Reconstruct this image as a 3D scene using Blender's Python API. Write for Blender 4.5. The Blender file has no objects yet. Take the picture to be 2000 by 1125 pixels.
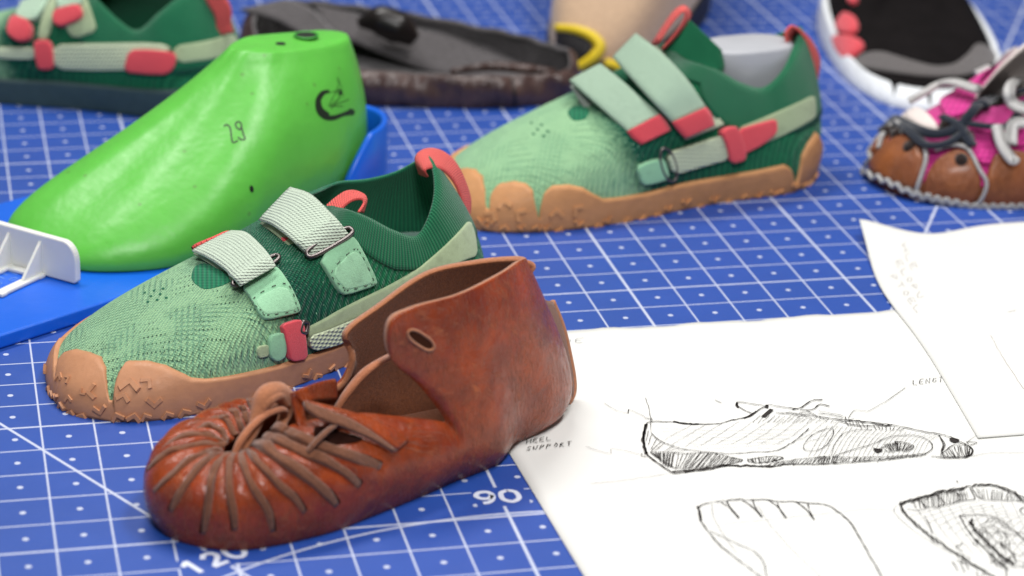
import bpy, bmesh, math, random
import numpy as np
from mathutils import Vector, Matrix
from mathutils.bvhtree import BVHTree
from mathutils.geometry import delaunay_2d_cdt
S = 0.01                                     # the builder works in centimetres
random.seed(7); RNG = np.random.default_rng(7)
scn = bpy.context.scene
COL = scn.collection
# ------------------------------------------------------------------ camera solved from the grid of the cutting mat
YAW, PIT, ROL, CX, CY, CZ, FO = 0.2402119, 0.3891376, 0.0370314, -4.08144789, -111.257256, 52.8492113, 4.89071023
cy_, sy_ = math.cos(YAW), math.sin(YAW)
FWD = np.array([sy_*math.cos(PIT), cy_*math.cos(PIT), -math.sin(PIT)])
_r = np.array([cy_, -sy_, 0.0]); _u = np.cross(_r, FWD)
RGT = math.cos(ROL)*_r + math.sin(ROL)*_u
UPV = -math.sin(ROL)*_r + math.cos(ROL)*_u
CAM = np.array([CX, CY, CZ])
def ray(u, v):
    d = FWD*FO*1000 + RGT*(u-1000) - UPV*(v-562.5)
    return d/np.linalg.norm(d)
def ground(u, v, z=0.0):
    d = ray(u, v); return CAM + (z-CAM[2])/d[2]*d

# ------------------------------------------------------------------ objects
def link(o, parent=None):
    COL.objects.link(o)
    if parent: o.parent = parent
    return o
def tag(o, label=None, cat=None, group=None, kind=None):
    if label: o['label'] = label
    if cat: o['category'] = cat
    if group: o['group'] = group
    if kind: o['kind'] = kind
    return o
class Frame:
    """a along the axis (toe to heel), b sideways towards the viewer's side, z up; centimetres"""
    def __init__(s, o, deg):
        s.o = np.array([o[0], o[1], o[2] if len(o) > 2 else 0.0]); s.g = math.radians(deg)
        s.A = np.array([math.cos(s.g), math.sin(s.g), 0]); s.L = np.array([math.sin(s.g), -math.cos(s.g), 0]); s.Z = np.array([0, 0, 1.0])
    def w(s, P):
        P = np.asarray(P, float)
        return s.o + P[..., 0:1]*s.A + P[..., 1:2]*s.L + P[..., 2:3]*s.Z
    def loc(s, X):
        d = np.asarray(X, float) - s.o
        return np.stack([d@s.A, d@s.L, d[..., 2]], -1)
    def px(s, u, v, b=0.0):                  # where the line of sight meets the plane at sideways distance b
        d = ray(u, v); t = ((s.o-CAM)@s.L + b)/(d@s.L); return s.loc(CAM + t*d)
    def empty(s, name, **k):
        o = link(bpy.data.objects.new(name, None)); o.empty_display_size = 0.02
        o.location = Vector(s.o*S); o.rotation_euler = (0, 0, s.g)
        tag(o, k.get('label'), k.get('cat'), k.get('group')); return o
W0 = Frame((0, 0, 0), 0)
def mesh_obj(name, verts, faces, mat, parent=None, fr=None, smooth=True, uvs=None, local=False, mats=None, midx=None):
    """verts in world cm, or in the frame's a, b, z with local=True"""
    V = np.asarray(verts, float)
    if fr is not None:
        if not local: V = fr.loc(V)
        V = V*np.array([1, -1, 1.0])
    me = bpy.data.meshes.new(name)
    me.from_pydata((V*S).tolist(), [], [tuple(int(i) for i in f) for f in faces])
    if smooth: me.polygons.foreach_set('use_smooth', [True]*len(me.polygons))
    if uvs is not None:
        ul = me.uv_layers.new(name='UVMap'); U = np.asarray(uvs, float)
        li = np.zeros(len(me.loops), int); me.loops.foreach_get('vertex_index', li)
        ul.data.foreach_set('uv', U[li].ravel())
    for m in (mats or [mat]): me.materials.append(m)
    if midx is not None: me.polygons.foreach_set('material_index', midx)
    me.update(); me.validate()
    o = bpy.data.objects.new(name, me); link(o, parent); return o
def solid(o, th, off=-1.0, mo=0, rim=0, bev=0):
    m = o.modifiers.new('thick', 'SOLIDIFY'); m.thickness = th*S; m.offset = off; m.material_offset = mo; m.material_offset_rim = rim
    m.use_even_offset = False; m.use_quality_normals = True
    if bev:
        b = o.modifiers.new('soft', 'BEVEL'); b.width = bev*S; b.segments = 2; b.limit_method = 'ANGLE'; b.angle_limit = math.radians(50)
    return o
class Bag:
    """collects loose shapes for one mesh object (world cm)"""
    def __init__(s): s.v, s.f, s.uv, s.m = [], [], [], []
    def add(s, V, F, uv=None, m=0):
        n = len(s.v); s.v += [tuple(x) for x in V]; s.f += [tuple(i+n for i in f) for f in F]
        s.uv += [tuple(x) for x in uv] if uv is not None else [(0, 0)]*len(V); s.m += [m]*len(F)
    def build(s, name, mat, parent=None, fr=None, **k):
        return mesh_obj(name, s.v, s.f, mat, parent, fr, uvs=s.uv, midx=s.m, **k)
def catmull(P, n, closed=False):
    P = np.asarray(P, float); K = len(P)
    if K == 2 and not closed:
        t = np.linspace(0, 1, n)[:, None]; return P[0]*(1-t)+P[1]*t
    T = np.linspace(0, K if closed else K-1, n, endpoint=not closed)
    i = np.minimum(np.floor(T).astype(int), (K-1) if closed else K-2); f = (T-i)[:, None]
    g = (lambda j: P[j % K]) if closed else (lambda j: P[np.clip(j, 0, K-1)])
    p0, p1, p2, p3 = g(i-1), g(i), g(i+1), g(i+2)
    if not closed:
        p0 = np.where((i == 0)[:, None], 2*p1-p2, p0); p3 = np.where((i == K-2)[:, None], 2*p2-p1, p3)
    return .5*(2*p1 + (p2-p0)*f + (2*p0-5*p1+4*p2-p3)*f**2 + (3*p1-p0-3*p2+p3)*f**3)
def resample(P, n):
    P = np.asarray(P, float); d = np.r_[0, np.cumsum(np.linalg.norm(np.diff(P, axis=0), axis=1))]
    t = np.linspace(0, d[-1], n); return np.stack([np.interp(t, d, P[:, k]) for k in range(P.shape[1])], 1)
def tube(bag, P, r, seg=8, closed=False, n=None, flat=1.0, m=0):
    P = catmull(P, n or max(8, len(P)*6), closed); K = len(P)
    R = np.full(K, r, float) if np.isscalar(r) else np.interp(np.linspace(0, 1, K), np.linspace(0, 1, len(r)), r)
    T = (np.roll(P, -1, 0)-np.roll(P, 1, 0)) if closed else np.gradient(P, axis=0)
    T /= np.linalg.norm(T, axis=1)[:, None]+1e-9
    up = np.array([0, 0, 1.0]); V, uv = [], []
    Nprev = None; acc = 0
    for i in range(K):
        nn = (up if Nprev is None else Nprev) - ((up if Nprev is None else Nprev)@T[i])*T[i]
        if np.linalg.norm(nn) < 1e-3: nn = np.cross(T[i], [1, 0, 0])
        nn /= np.linalg.norm(nn); Nprev = nn; bb = np.cross(T[i], nn)
        if i: acc += np.linalg.norm(P[i]-P[i-1])
        for k in range(seg):
            a = 2*math.pi*k/seg; V.append(P[i]+R[i]*(math.cos(a)*nn*flat+math.sin(a)*bb)); uv.append((acc, a))
    F = []
    for i in range(K if closed else K-1):
        j = (i+1) % K
        for k in range(seg):
            F.append((i*seg+k, i*seg+(k+1) % seg, j*seg+(k+1) % seg, j*seg+k))
    if not closed: F += [tuple(range(seg))[::-1], tuple((K-1)*seg+k for k in range(seg))]
    bag.add(V, F, uv, m)
def bez(P, t):
    t = np.asarray(t)[:, None]; return (1-t)**3*P[0]+3*(1-t)**2*t*P[1]+3*(1-t)*t*t*P[2]+t**3*P[3]
class Loft:
    """closed ring of profile curves (cubic, four control points each, in frame cm) blended smoothly around the shoe"""
    def __init__(s, fr, keys, nth=240, nt=36):
        s.fr = fr; s.K = np.array(keys, float); s.nth, s.nt = nth, nt; s.disp = None; s.shear = None
        s.R = np.stack([catmull(s.K[:, c], nth, True) for c in range(4)], 1)     # nth x 4 x 3
        s.T = np.linspace(0, 1, nt)
        s.refresh()
    def refresh(s):
        P = np.stack([s._bz(s.T, i) for i in range(s.nth)])                      # nth x nt x 3 (frame)
        s.P = P; s.N = s.normals(P)
        if s.disp is not None:
            D = s.disp(s); s.P = P + s.N*D[..., None]; s.N = s.normals(s.P)
        s.W = s.fr.w(s.P.reshape(-1, 3)).reshape(s.P.shape)
        s.bvh = BVHTree.FromPolygons([Vector(x) for x in s.W.reshape(-1, 3)], s.quads())
    def _bz(s, t, i): return bez(s.R[i], t)
    def normals(s, P):
        du = np.roll(P, -1, 0)-np.roll(P, 1, 0); dv = np.gradient(P, axis=1); N = np.cross(du, dv)
        N /= np.linalg.norm(N, axis=2)[..., None]+1e-12
        return N*s.sgn(N, P)
    def sgn(s, N, P):                                                            # outward at the low side points
        c = P[:, 3].mean(0); o = P[:, 3]-c; return 1.0 if ((o*N[:, 3]).sum(1)).mean() > 0 else -1.0
    def quads(s, t1=None):
        n, m = s.nth, s.nt
        return [(i*m+j, ((i+1) % n)*m+j, ((i+1) % n)*m+j+1, i*m+j+1) for i in range(n) for j in range(m-1)]
    def at(s, th, t, off=0.0):                                                   # th in 0..1 round the ring, t in 0..1
        th = np.atleast_1d(np.asarray(th, float)) % 1.0; t = np.atleast_1d(np.asarray(t, float))
        x = th*s.nth; i = np.floor(x).astype(int) % s.nth; fx = (x-np.floor(x))[:, None]; i2 = (i+1) % s.nth
        y = np.clip(t, 0, 1)*(s.nt-1); j = np.minimum(np.floor(y).astype(int), s.nt-2); fy = (y-j)[:, None]
        def g(A): return (A[i, j]*(1-fx)+A[i2, j]*fx)*(1-fy)+(A[i, j+1]*(1-fx)+A[i2, j+1]*fx)*fy
        n = g(s.N); n /= np.linalg.norm(n, axis=1)[:, None]+1e-12
        return g(s.P)+n*(np.asarray(off).reshape(-1, 1) if not np.isscalar(off) else off), n
    def hit(s, u, v):                                                            # first meeting of a line of sight: world point, normal, th, t
        h = s.bvh.ray_cast(Vector(CAM), Vector(ray(u, v)))
        if h[0] is None:
            h = None; best = None
            for k in range(40):                                                  # nearest point to the line of sight
                X = CAM+ray(u, v)*(np.linalg.norm(s.fr.o-CAM)-22+k*1.3)
                q = s.bvh.find_nearest(Vector(X))
                d = (Vector(X)-q[0]).length
                if best is None or d < best: best, h = d, q
        co, no, fi = np.array(h[0]), np.array(h[1]), h[2]
        i, j = fi//(s.nt-1), fi % (s.nt-1)
        i2 = (i+1) % s.nth; a = s.W[i, j]; du = s.W[i2, j]-a; dv = s.W[i, j+1]-a; d = co-a
        M = np.array([[du@du, du@dv], [du@dv, dv@dv]]); r = np.linalg.lstsq(M, np.array([du@d, dv@d]), rcond=None)[0]
        n = s.N[i, j]; nw = n[0]*s.fr.A+n[1]*s.fr.L+n[2]*s.fr.Z
        return co, nw, ((i+np.clip(r[0], 0, 1))/s.nth) % 1.0, (j+np.clip(r[1], 0, 1))/(s.nt-1)
    def skin(s, name, mat, parent, th=.18, t0=0.0, t1=1.0, inner=None):
        j0, j1 = int(round(t0*(s.nt-1))), int(round(t1*(s.nt-1))); m = j1-j0+1
        V = s.P[:, j0:j1+1].reshape(-1, 3); n = s.nth
        seg = np.linalg.norm(np.roll(s.P, -1, 0)-s.P, axis=2).mean(1); cu = np.r_[0, np.cumsum(seg)]
        V = np.concatenate([V, s.P[0, j0:j1+1]]); lv = np.zeros((n+1, m))        # seam column doubled so that the texture wraps
        Pc = np.concatenate([s.P, s.P[:1]])[:, j0:j1+1]
        lv[:, 1:] = np.cumsum(np.linalg.norm(np.diff(Pc, axis=1), axis=2), axis=1)
        uv = np.stack([np.repeat(cu[:, None], m, 1), lv], -1).reshape(-1, 2)
        F = [(i*m+j, (i+1)*m+j, (i+1)*m+j+1, i*m+j+1) for i in range(n) for j in range(m-1)]
        if s.flip(): F = [f[::-1] for f in F]
        o = mesh_obj(name, V, F, mat, parent, s.fr, uvs=uv, local=True, mats=[mat, inner or mat])
        bm = bmesh.new(); bm.from_mesh(o.data); bmesh.ops.remove_doubles(bm, verts=bm.verts, dist=1e-6); bm.to_mesh(o.data); bm.free()
        if th: solid(o, th, -1, 1 if inner else 0, 1 if inner else 0)
        return o
    def flip(s):                                                                 # y is mirrored in local space
        i, j = s.nth//4, 4
        f = np.cross(s.P[i+1, j]-s.P[i, j], s.P[i, j+1]-s.P[i, j]); return (f@s.N[i, j]) > 0
    def base(s, name, mat, parent, j=0, z=None, inset=0.0, top=False):
        """closes the underside (or the top) with concentric rings"""
        ring = s.P[:, j].copy(); c = ring.mean(0); V = []; R = [1, .97, .9, .7, .4, .12]
        for k, f in enumerate(R):
            q = c+(ring-c)*f
            if z is not None: q[:, 2] = q[:, 2]*(1-min(1, k/2))+z*min(1, k/2)
            V.append(q)
        n = s.nth; V = np.concatenate(V); F = []
        for k in range(len(R)-1): F += [(k*n+i, k*n+(i+1) % n, (k+1)*n+(i+1) % n, (k+1)*n+i) for i in range(n)]
        F.append(tuple((len(R)-1)*n+i for i in range(n)))
        if top: F = [f[::-1] for f in F]
        return mesh_obj(name, V, F, mat, parent, s.fr, local=True)
def band_on(loft, name, mat, parent, th, tlo, thi, off=.02, thick=.2, nt=14, bevel=.12, closed=True, mats=None, uvscale=1.0, bag=None):
    """a raised band that follows the loft between two heights (arrays over th)"""
    n = len(th); prof = []
    V, F, uv = [], [], []
    # across: inner bottom, rising, flat, rounded top, inner top
    s_ = np.r_[0, 0, np.linspace(0, 1, nt)**.9, 1]; h_ = np.r_[-.05, .5, np.ones(nt), -.05]
    L = np.linalg.norm(np.diff(loft.P, axis=1), axis=2).sum(1)
    for i in range(n):
        width = max(.05, (thi[i]-tlo[i])*L[int(th[i]*loft.nth) % loft.nth])
        for k in range(len(s_)):
            t = tlo[i]+(thi[i]-tlo[i])*s_[k]; d = (1-s_[k])*width; tq = th[i]+(loft.shear(th[i])*(t-.12) if loft.shear else 0)
            e = min(1.0, d/bevel) if k > 1 else 1.0
            h = off+thick*h_[k]*(math.sqrt(max(0, 1-(1-e)**2)) if k > 1 else 1)
            if k == len(s_)-1: h = -.05
            p, nn = loft.at(tq, t, h); V.append(p[0]); uv.append((th[i]*60*uvscale, s_[k]*width))
    m = len(s_)
    for i in range(n if closed else n-1):
        j = (i+1) % n
        for k in range(m-1): F.append((i*m+k, j*m+k, j*m+k+1, i*m+k+1))
    if loft.flip(): F = [f[::-1] for f in F]
    return mesh_obj(name, V, F, mat, parent, loft.fr, uvs=uv, local=True)
def smooth_poly(P, it=2):
    P = np.asarray(P, float)
    for _ in range(it):
        Q = np.roll(P, -1, 0); P = np.stack([P*.8+Q*.2, P*.2+Q*.8], 1).reshape(-1, 2)
    return P
def patch(loft, name, poly, mat, parent, off=.03, thick=.15, edge=5, step=5, it=2, lift=None, stitch=None, bag=None, bvh=None, m=0):
    """a flat piece that lies on the loft; its outline is given in the photograph's coordinates and dropped on the surface"""
    B = resample(np.vstack([(b := smooth_poly(poly, it)), b[:1]]), max(16, int(np.linalg.norm(np.diff(b, axis=0), axis=1).sum()/step)))[:-1]
    x0, y0 = B.min(0); x1, y1 = B.max(0); A, Bn = B, np.roll(B, -1, 0)
    def dist(p):
        d = Bn-A; t = np.clip(((p-A)*d).sum(1)/((d*d).sum(1)+1e-9), 0, 1); return np.linalg.norm(A+d*t[:, None]-p, axis=1).min()
    def inside(p):
        c = (A[:, 1] > p[1]) != (Bn[:, 1] > p[1]); xs = (Bn[:, 0]-A[:, 0])*(p[1]-A[:, 1])/(Bn[:, 1]-A[:, 1]+1e-12)+A[:, 0]
        return (c & (p[0] < xs)).sum() % 2 == 1
    pts = [tuple(p) for p in B]
    cen = B.mean(0)
    if edge:
        nrm = np.stack([-(np.roll(B, -1, 0)-np.roll(B, 1, 0))[:, 1], (np.roll(B, -1, 0)-np.roll(B, 1, 0))[:, 0]], 1)
        nrm /= np.linalg.norm(nrm, axis=1)[:, None]+1e-9
        if not inside(B[0]+nrm[0]*.5): nrm = -nrm
        for e_ in (edge*.25, edge*.6, edge):
            for p, q in zip(B, nrm):
                c = p+q*e_
                if inside(c) and dist(c) > e_*.9: pts.append(tuple(c))
    for x in np.arange(x0, x1, step):
        for y in np.arange(y0, y1, step):
            p = np.array([x+random.uniform(-.3, .3)*step*.3, y])
            if inside(p) and dist(p) > edge*1.25: pts.append(tuple(p))
    nb = len(B)
    vv, _, ff, *_r_ = delaunay_2d_cdt([Vector(p) for p in pts], [(i, (i+1) % nb) for i in range(nb)], [], 1, 1e-4)
    fn = [loft.hit(p[0], p[1]) for p in vv]
    V = []; D = [dist(np.array(p)) for p in vv]
    for p, h, d in zip(vv, fn, D):
        e_ = min(1, d/max(edge, .01)); hh = off+thick*(.35+.65*math.sqrt(max(0, 1-(1-e_)**2)))
        if lift is not None: hh += lift(p[0], p[1])
        V.append(h[0]+h[1]*hh)
    n = len(V); F = [tuple(f) for f in ff]
    # orientation towards the viewer
    f = F[0]; nrm = np.cross(V[f[1]]-V[f[0]], V[f[2]]-V[f[0]])
    if nrm@(CAM-V[f[0]]) < 0: F = [f[::-1] for f in F]
    cnt = {}
    for f in F:
        for a, b in zip(f, f[1:]+f[:1]): cnt[(a, b)] = 1
    bd = [(a, b) for (a, b) in cnt if (b, a) not in cnt]
    lowv = {}; 
    for a, b in bd:
        for q in (a, b):
            if q not in lowv: lowv[q] = len(V); V.append(fn[q][0]+fn[q][1]*(-.04))
    F += [(b, a, lowv[a], lowv[b]) for a, b in bd]
    uv = [(p[0]*.025, -p[1]*.025) for p in vv]+[(0, 0)]*(len(V)-n)
    if bag is not None: bag.add(V, F, uv, m); return None
    return mesh_obj(name, V, F, mat, parent, loft.fr, uvs=uv)
def strip(name, Lp, Rp, mat, parent, fr, th=.15, n=24, m=8, bulge=0.0, bag=None, edge=True):
    """a strap: two edge lines (world cm), thickness th, rounded edges"""
    A, B = catmull(Lp, n), catmull(Rp, n); V, uv, F = [], [], []
    T = np.gradient((A+B)/2, axis=0); Wd = B-A; Nn = np.cross(T, Wd); Nn /= np.linalg.norm(Nn, axis=1)[:, None]+1e-9
    ln = np.r_[0, np.cumsum(np.linalg.norm(np.diff((A+B)/2, axis=0), axis=1))]; w = np.linalg.norm(Wd, axis=1).mean()
    cs = np.linspace(0, 1, m); prof = [(c, .5+(.0 if 0 < k < m-1 else -.18)) for k, c in enumerate(cs)]+[(c, -.5+(.0 if 0 < m-1-k < m-1 else .18)) for k, c in enumerate(cs[::-1])]
    for i in range(n):
        for c, h in prof:
            V.append(A[i]+Wd[i]*c+Nn[i]*(h*th+bulge*math.sin(math.pi*c))); uv.append((ln[i], c*w))
    q = len(prof)
    for i in range(n-1):
        for k in range(q): F.append((i*q+k, i*q+(k+1) % q, (i+1)*q+(k+1) % q, (i+1)*q+k))
    F += [tuple(range(q))[::-1], tuple((n-1)*q+k for k in range(q))]
    if bag is not None: bag.add(V, F, uv); return
    o = mesh_obj(name, V, F, mat, parent, fr, uvs=uv)
    bm = bmesh.new(); bm.from_mesh(o.data); bmesh.ops.recalc_face_normals(bm, faces=bm.faces); bm.to_mesh(o.data); bm.free()
    return o

# ------------------------------------------------------------------ materials
def lin(c): return tuple((x/12.92 if x <= .04045 else ((x+.055)/1.055)**2.4) for x in [k/255 for k in c])+(1,)
class M:
    def __init__(s, name):
        s.m = bpy.data.materials.new(name); s.m.use_nodes = True; s.t = s.m.node_tree; s.b = s.t.nodes['Principled BSDF']
        s.tc = s.t.nodes.new('ShaderNodeTexCoord'); v = s.t.nodes.new('ShaderNodeVectorMath'); v.operation = 'SCALE'; v.inputs[3].default_value = 100
        s.t.links.new(s.tc.outputs['Object'], v.inputs[0]); s.P = v.outputs[0]; s.UV = s.tc.outputs['UV']; s.bump_last = None
    def put(s, sock, v):
        if isinstance(v, bpy.types.NodeSocket): s.t.links.new(v, sock)
        elif v is not None:
            if isinstance(v, (tuple, list)) and len(v) == 3 and len(sock.default_value) == 4: v = tuple(v)+(1,)
            sock.default_value = v
    def n(s, ty, **k):
        n = s.t.nodes.new(ty)
        for a, v in k.items():
            if a.startswith('_'): setattr(n, a[1:], v)
        return n
    def math(s, op, a, b=None, c=None, clamp=False):
        n = s.t.nodes.new('ShaderNodeMath'); n.operation = op; n.use_clamp = clamp
        for i, x in enumerate((a, b, c)):
            if x is not None: s.put(n.inputs[i], x)
        return n.outputs[0]
    def mix(s, f, a, b, mode='MIX'):
        n = s.t.nodes.new('ShaderNodeMix'); n.data_type = 'RGBA'; n.blend_type = mode
        s.put(n.inputs[0], f); s.put(n.inputs[6], a); s.put(n.inputs[7], b); return n.outputs[2]
    def noise(s, scale, detail=3, rough=.55, vec=None, dist=0.0, col=False):
        n = s.t.nodes.new('ShaderNodeTexNoise'); s.put(n.inputs['Vector'], vec if vec is not None else s.P)
        n.inputs['Scale'].default_value = scale; n.inputs['Detail'].default_value = detail; n.inputs['Roughness'].default_value = rough; n.inputs['Distortion'].default_value = dist
        return n.outputs['Color' if col else 'Fac']
    def voro(s, scale, vec=None, feat='F1', out='Distance', rnd=1.0):
        n = s.t.nodes.new('ShaderNodeTexVoronoi'); n.feature = feat; s.put(n.inputs['Vector'], vec if vec is not None else s.P)
        n.inputs['Scale'].default_value = scale; n.inputs['Randomness'].default_value = rnd; return n.outputs[out]
    def wave(s, scale, axis='X', vec=None, dist=0.0, dscale=1.0, prof='SIN'):
        n = s.t.nodes.new('ShaderNodeTexWave'); n.bands_direction = axis; n.wave_profile = prof; s.put(n.inputs['Vector'], vec if vec is not None else s.P)
        n.inputs['Scale'].default_value = scale; n.inputs['Distortion'].default_value = dist; n.inputs['Detail Scale'].default_value = dscale; return n.outputs['Fac']
    def ramp(s, f, lo, hi):
        n = s.t.nodes.new('ShaderNodeMapRange'); n.inputs[1].default_value = lo; n.inputs[2].default_value = hi; s.put(n.inputs[0], f); return n.outputs[0]
    def sep(s, v=None):
        n = s.t.nodes.new('ShaderNodeSeparateXYZ'); s.put(n.inputs[0], v if v is not None else s.P); return n.outputs
    def comb(s, x, y, z=0.0):
        n = s.t.nodes.new('ShaderNodeCombineXYZ')
        for i, q in enumerate((x, y, z)): s.put(n.inputs[i], q)
        return n.outputs[0]
    def rot(s, ang, vec=None, scale=(1, 1, 1)):
        n = s.t.nodes.new('ShaderNodeMapping'); s.put(n.inputs[0], vec if vec is not None else s.P); n.inputs['Rotation'].default_value = ang; n.inputs['Scale'].default_value = scale; return n.outputs[0]
    def bump(s, h, dist=.05, strength=1.0):
        n = s.t.nodes.new('ShaderNodeBump'); n.inputs['Distance'].default_value = dist*S; n.inputs['Strength'].default_value = strength; s.put(n.inputs['Height'], h)
        if s.bump_last is not None: s.t.links.new(s.bump_last, n.inputs['Normal'])
        s.bump_last = n.outputs[0]; s.t.links.new(n.outputs[0], s.b.inputs['Normal'])
    def set(s, col=None, rough=.5, spec=.5, sheen=0.0, coat=0.0, coatr=.2, sss=0.0, metal=0.0):
        s.put(s.b.inputs['Base Color'], col); s.put(s.b.inputs['Roughness'], rough); s.put(s.b.inputs['Specular IOR Level'], spec)
        s.b.inputs['Sheen Weight'].default_value = sheen; s.b.inputs['Coat Weight'].default_value = coat; s.b.inputs['Coat Roughness'].default_value = coatr
        s.b.inputs['Subsurface Weight'].default_value = sss; s.b.inputs['Subsurface Scale'].default_value = .003; s.b.inputs['Metallic'].default_value = metal
        return s.m
def vary(m, base, amt=.12, scale=1.2, detail=4):
    return m.mix(m.ramp(m.noise(scale, detail), .3, .7), tuple(x*(1-amt) for x in base[:3])+(1,), tuple(min(1, x*(1+amt)) for x in base[:3])+(1,))
def mat_rubber(name, rgb, rough=.5, glossy=0.0):
    m = M(name); m.bump(m.noise(18, 3), .012); m.bump(m.noise(1.1, 2), .05)
    m.set(vary(m, lin(rgb), .07), m.ramp(m.noise(3, 3), -.6+rough, 1.0), .35, coat=glossy); m.put(m.b.inputs['Roughness'], rough); return m.m
def mat_knit(name, light, dark, deep, a0=10.2, zone=True, slope=.55, bs=.9):
    """knitted upper: light forefoot turning to a dark green ankle part, rows of stitches, small holes"""
    m = M(name); P = m.P; x, y, z = m.sep()[:3]
    c = m.rot((0, 0, math.radians(-28)))
    st = m.wave(1.9, 'Y', vec=c, dist=1.4, dscale=.7)
    cr = m.wave(2.5, 'X', vec=m.rot((0, math.radians(20), math.radians(-28))), dist=2.0, dscale=.7)
    knit = m.math('MULTIPLY', st, m.math('ADD', m.math('MULTIPLY', cr, .55), .45))
    fine = m.noise(9, 3, .6)
    z1 = m.ramp(m.noise(.30, 2, dist=.5), .46, .56); z2 = m.ramp(m.noise(.34, 2, vec=m.rot((.7, .2, 1.3))), .48, .58)
    d1 = m.rot((0, 0, math.radians(32)), scale=(1, 1, 1)); ln1 = m.wave(1.05, 'X', vec=d1, dist=.8, dscale=.6)
    d2 = m.rot((0, 0, math.radians(-52))); ln2 = m.wave(1.15, 'X', vec=d2, dist=.8, dscale=.6)
    lines = m.math('MAXIMUM', m.math('MULTIPLY', m.ramp(ln1, .55, .9), z1), m.math('MULTIPLY', m.ramp(ln2, .55, .9), z2))
    rowh = m.math('MULTIPLY', m.ramp(m.wave(1.5, 'X', vec=d1), .72, .9), m.ramp(m.wave(.62, 'Y', vec=d1), .86, .95))
    holes = m.math('MULTIPLY', m.math('MULTIPLY', rowh, m.ramp(m.noise(.42, 2), .50, .56)), 1.0)
    hcol = m.mix(m.ramp(m.math('ADD', m.math('MULTIPLY', fine, .6), m.math('MULTIPLY', knit, .4)), .12, .5), lin(dark), lin(light))
    hcol = m.mix(m.math('MULTIPLY', lines, .55), hcol, lin(dark)); hcol = m.mix(m.math('MULTIPLY', m.ramp(m.noise(.5, 4), .5, .72), .3), hcol, lin(dark))
    hcol = m.mix(m.math('MULTIPLY', holes, .85), hcol, lin(deep))
    if zone:
        e = m.math('ADD', x, m.math('MULTIPLY', z, slope)); e = m.math('ADD', e, m.math('MULTIPLY', m.noise(3.5, 2), 1.6))
        f = m.ramp(e, a0+1.6, a0+3.4)
        sp = m.ramp(m.voro(2.7, vec=m.rot((0, 0, .4), scale=(1.6, 1.6, .9)), rnd=.8), .17, .12)
        spz = m.math('MULTIPLY', m.ramp(e, a0+7.2, a0+5.2), m.ramp(m.noise(.7, 2), .42, .55))
        dcol = m.mix(m.ramp(knit, .1, .9), lin((6, 62, 50)), lin((16, 92, 66)))
        up = m.ramp(m.math('ADD', e, m.math('MULTIPLY', z, .3)), a0+6, a0+10)
        dcol = m.mix(up, dcol, m.mix(m.ramp(knit, 0, 1), lin((16, 88, 58)), lin((34, 122, 80))))
        dcol = m.mix(m.math('MULTIPLY', sp, m.math('MULTIPLY', spz, .8)), dcol, lin((150, 195, 165)))
        hcol = m.mix(f, hcol, dcol)
    m.bump(knit, .09, bs); m.bump(m.math('MAXIMUM', holes, m.math('MULTIPLY', lines, .5)), -.05); m.bump(m.noise(.7, 4), .25)
    m.put(m.b.inputs['Sheen Tint'], (.6, .8, .7, 1)); return m.set(hcol, .92, .15, sheen=.25)
def mat_rib(name, a, b, scale=1.55, inner=False):
    """ribbed knit that follows the loft's own lines (UV in cm)"""
    m = M(name); r = m.wave(scale, 'X', vec=m.UV); q = m.wave(scale*1.7, 'Y', vec=m.UV, dist=.6)
    h = m.math('ADD', m.math('MULTIPLY', r, .75), m.math('MULTIPLY', q, .25)); col = m.mix(m.ramp(h, .1, .9), lin(a), lin(b))
    col = m.mix(m.math('MULTIPLY', m.ramp(m.noise(1, 3), .35, .7), .3), col, lin(a)); m.bump(h, .06, .8); return m.set(col, .9, .15, sheen=.2)
def mat_suede(name, rgb, dk=.7, scale=9, rough=.95):
    m = M(name); b = lin(rgb); col = m.mix(m.ramp(m.noise(scale, 5, .7), .3, .7), tuple(x*dk for x in b[:3])+(1,), b)
    col = m.mix(m.math('MULTIPLY', m.ramp(m.noise(1.1, 4), .55, .75), .25), col, lin((60, 70, 55))) if rgb[1] > rgb[0]+8 else col
    m.bump(m.noise(scale*2, 4, .7), .05); return m.set(col, rough, .15, sheen=.3)
def mat_web(name, rgb, scale=2.0):
    m = M(name); w = m.wave(scale, 'X', vec=m.rot((0, 0, .5), vec=m.UV)); v = m.wave(scale*.9, 'Y', vec=m.UV)
    h = m.math('MULTIPLY', m.math('ADD', w, .3), m.math('ADD', v, .5)); b = lin(rgb)
    col = m.mix(m.ramp(h, 0, 1.3), tuple(x*.72 for x in b[:3])+(1,), tuple(min(1, x*1.1) for x in b[:3])+(1,)); m.bump(h, .05)
    m.bump(m.noise(2, 3), .05); return m.set(col, .75, .3, sheen=.15)
def mat_plastic(name, rgb, rough=.3, var=.03, bump=.02, coat=0.0, sss=0.0, spec=.5):
    m = M(name); m.bump(m.noise(.5, 3), bump*2); m.bump(m.noise(25, 2), .003)
    return m.set(vary(m, lin(rgb), var, .6), m.ramp(m.noise(1.2, 5, .6), -.9+rough*2, 1.9-rough*.9) if False else rough, spec, coat=coat, sss=sss)
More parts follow.
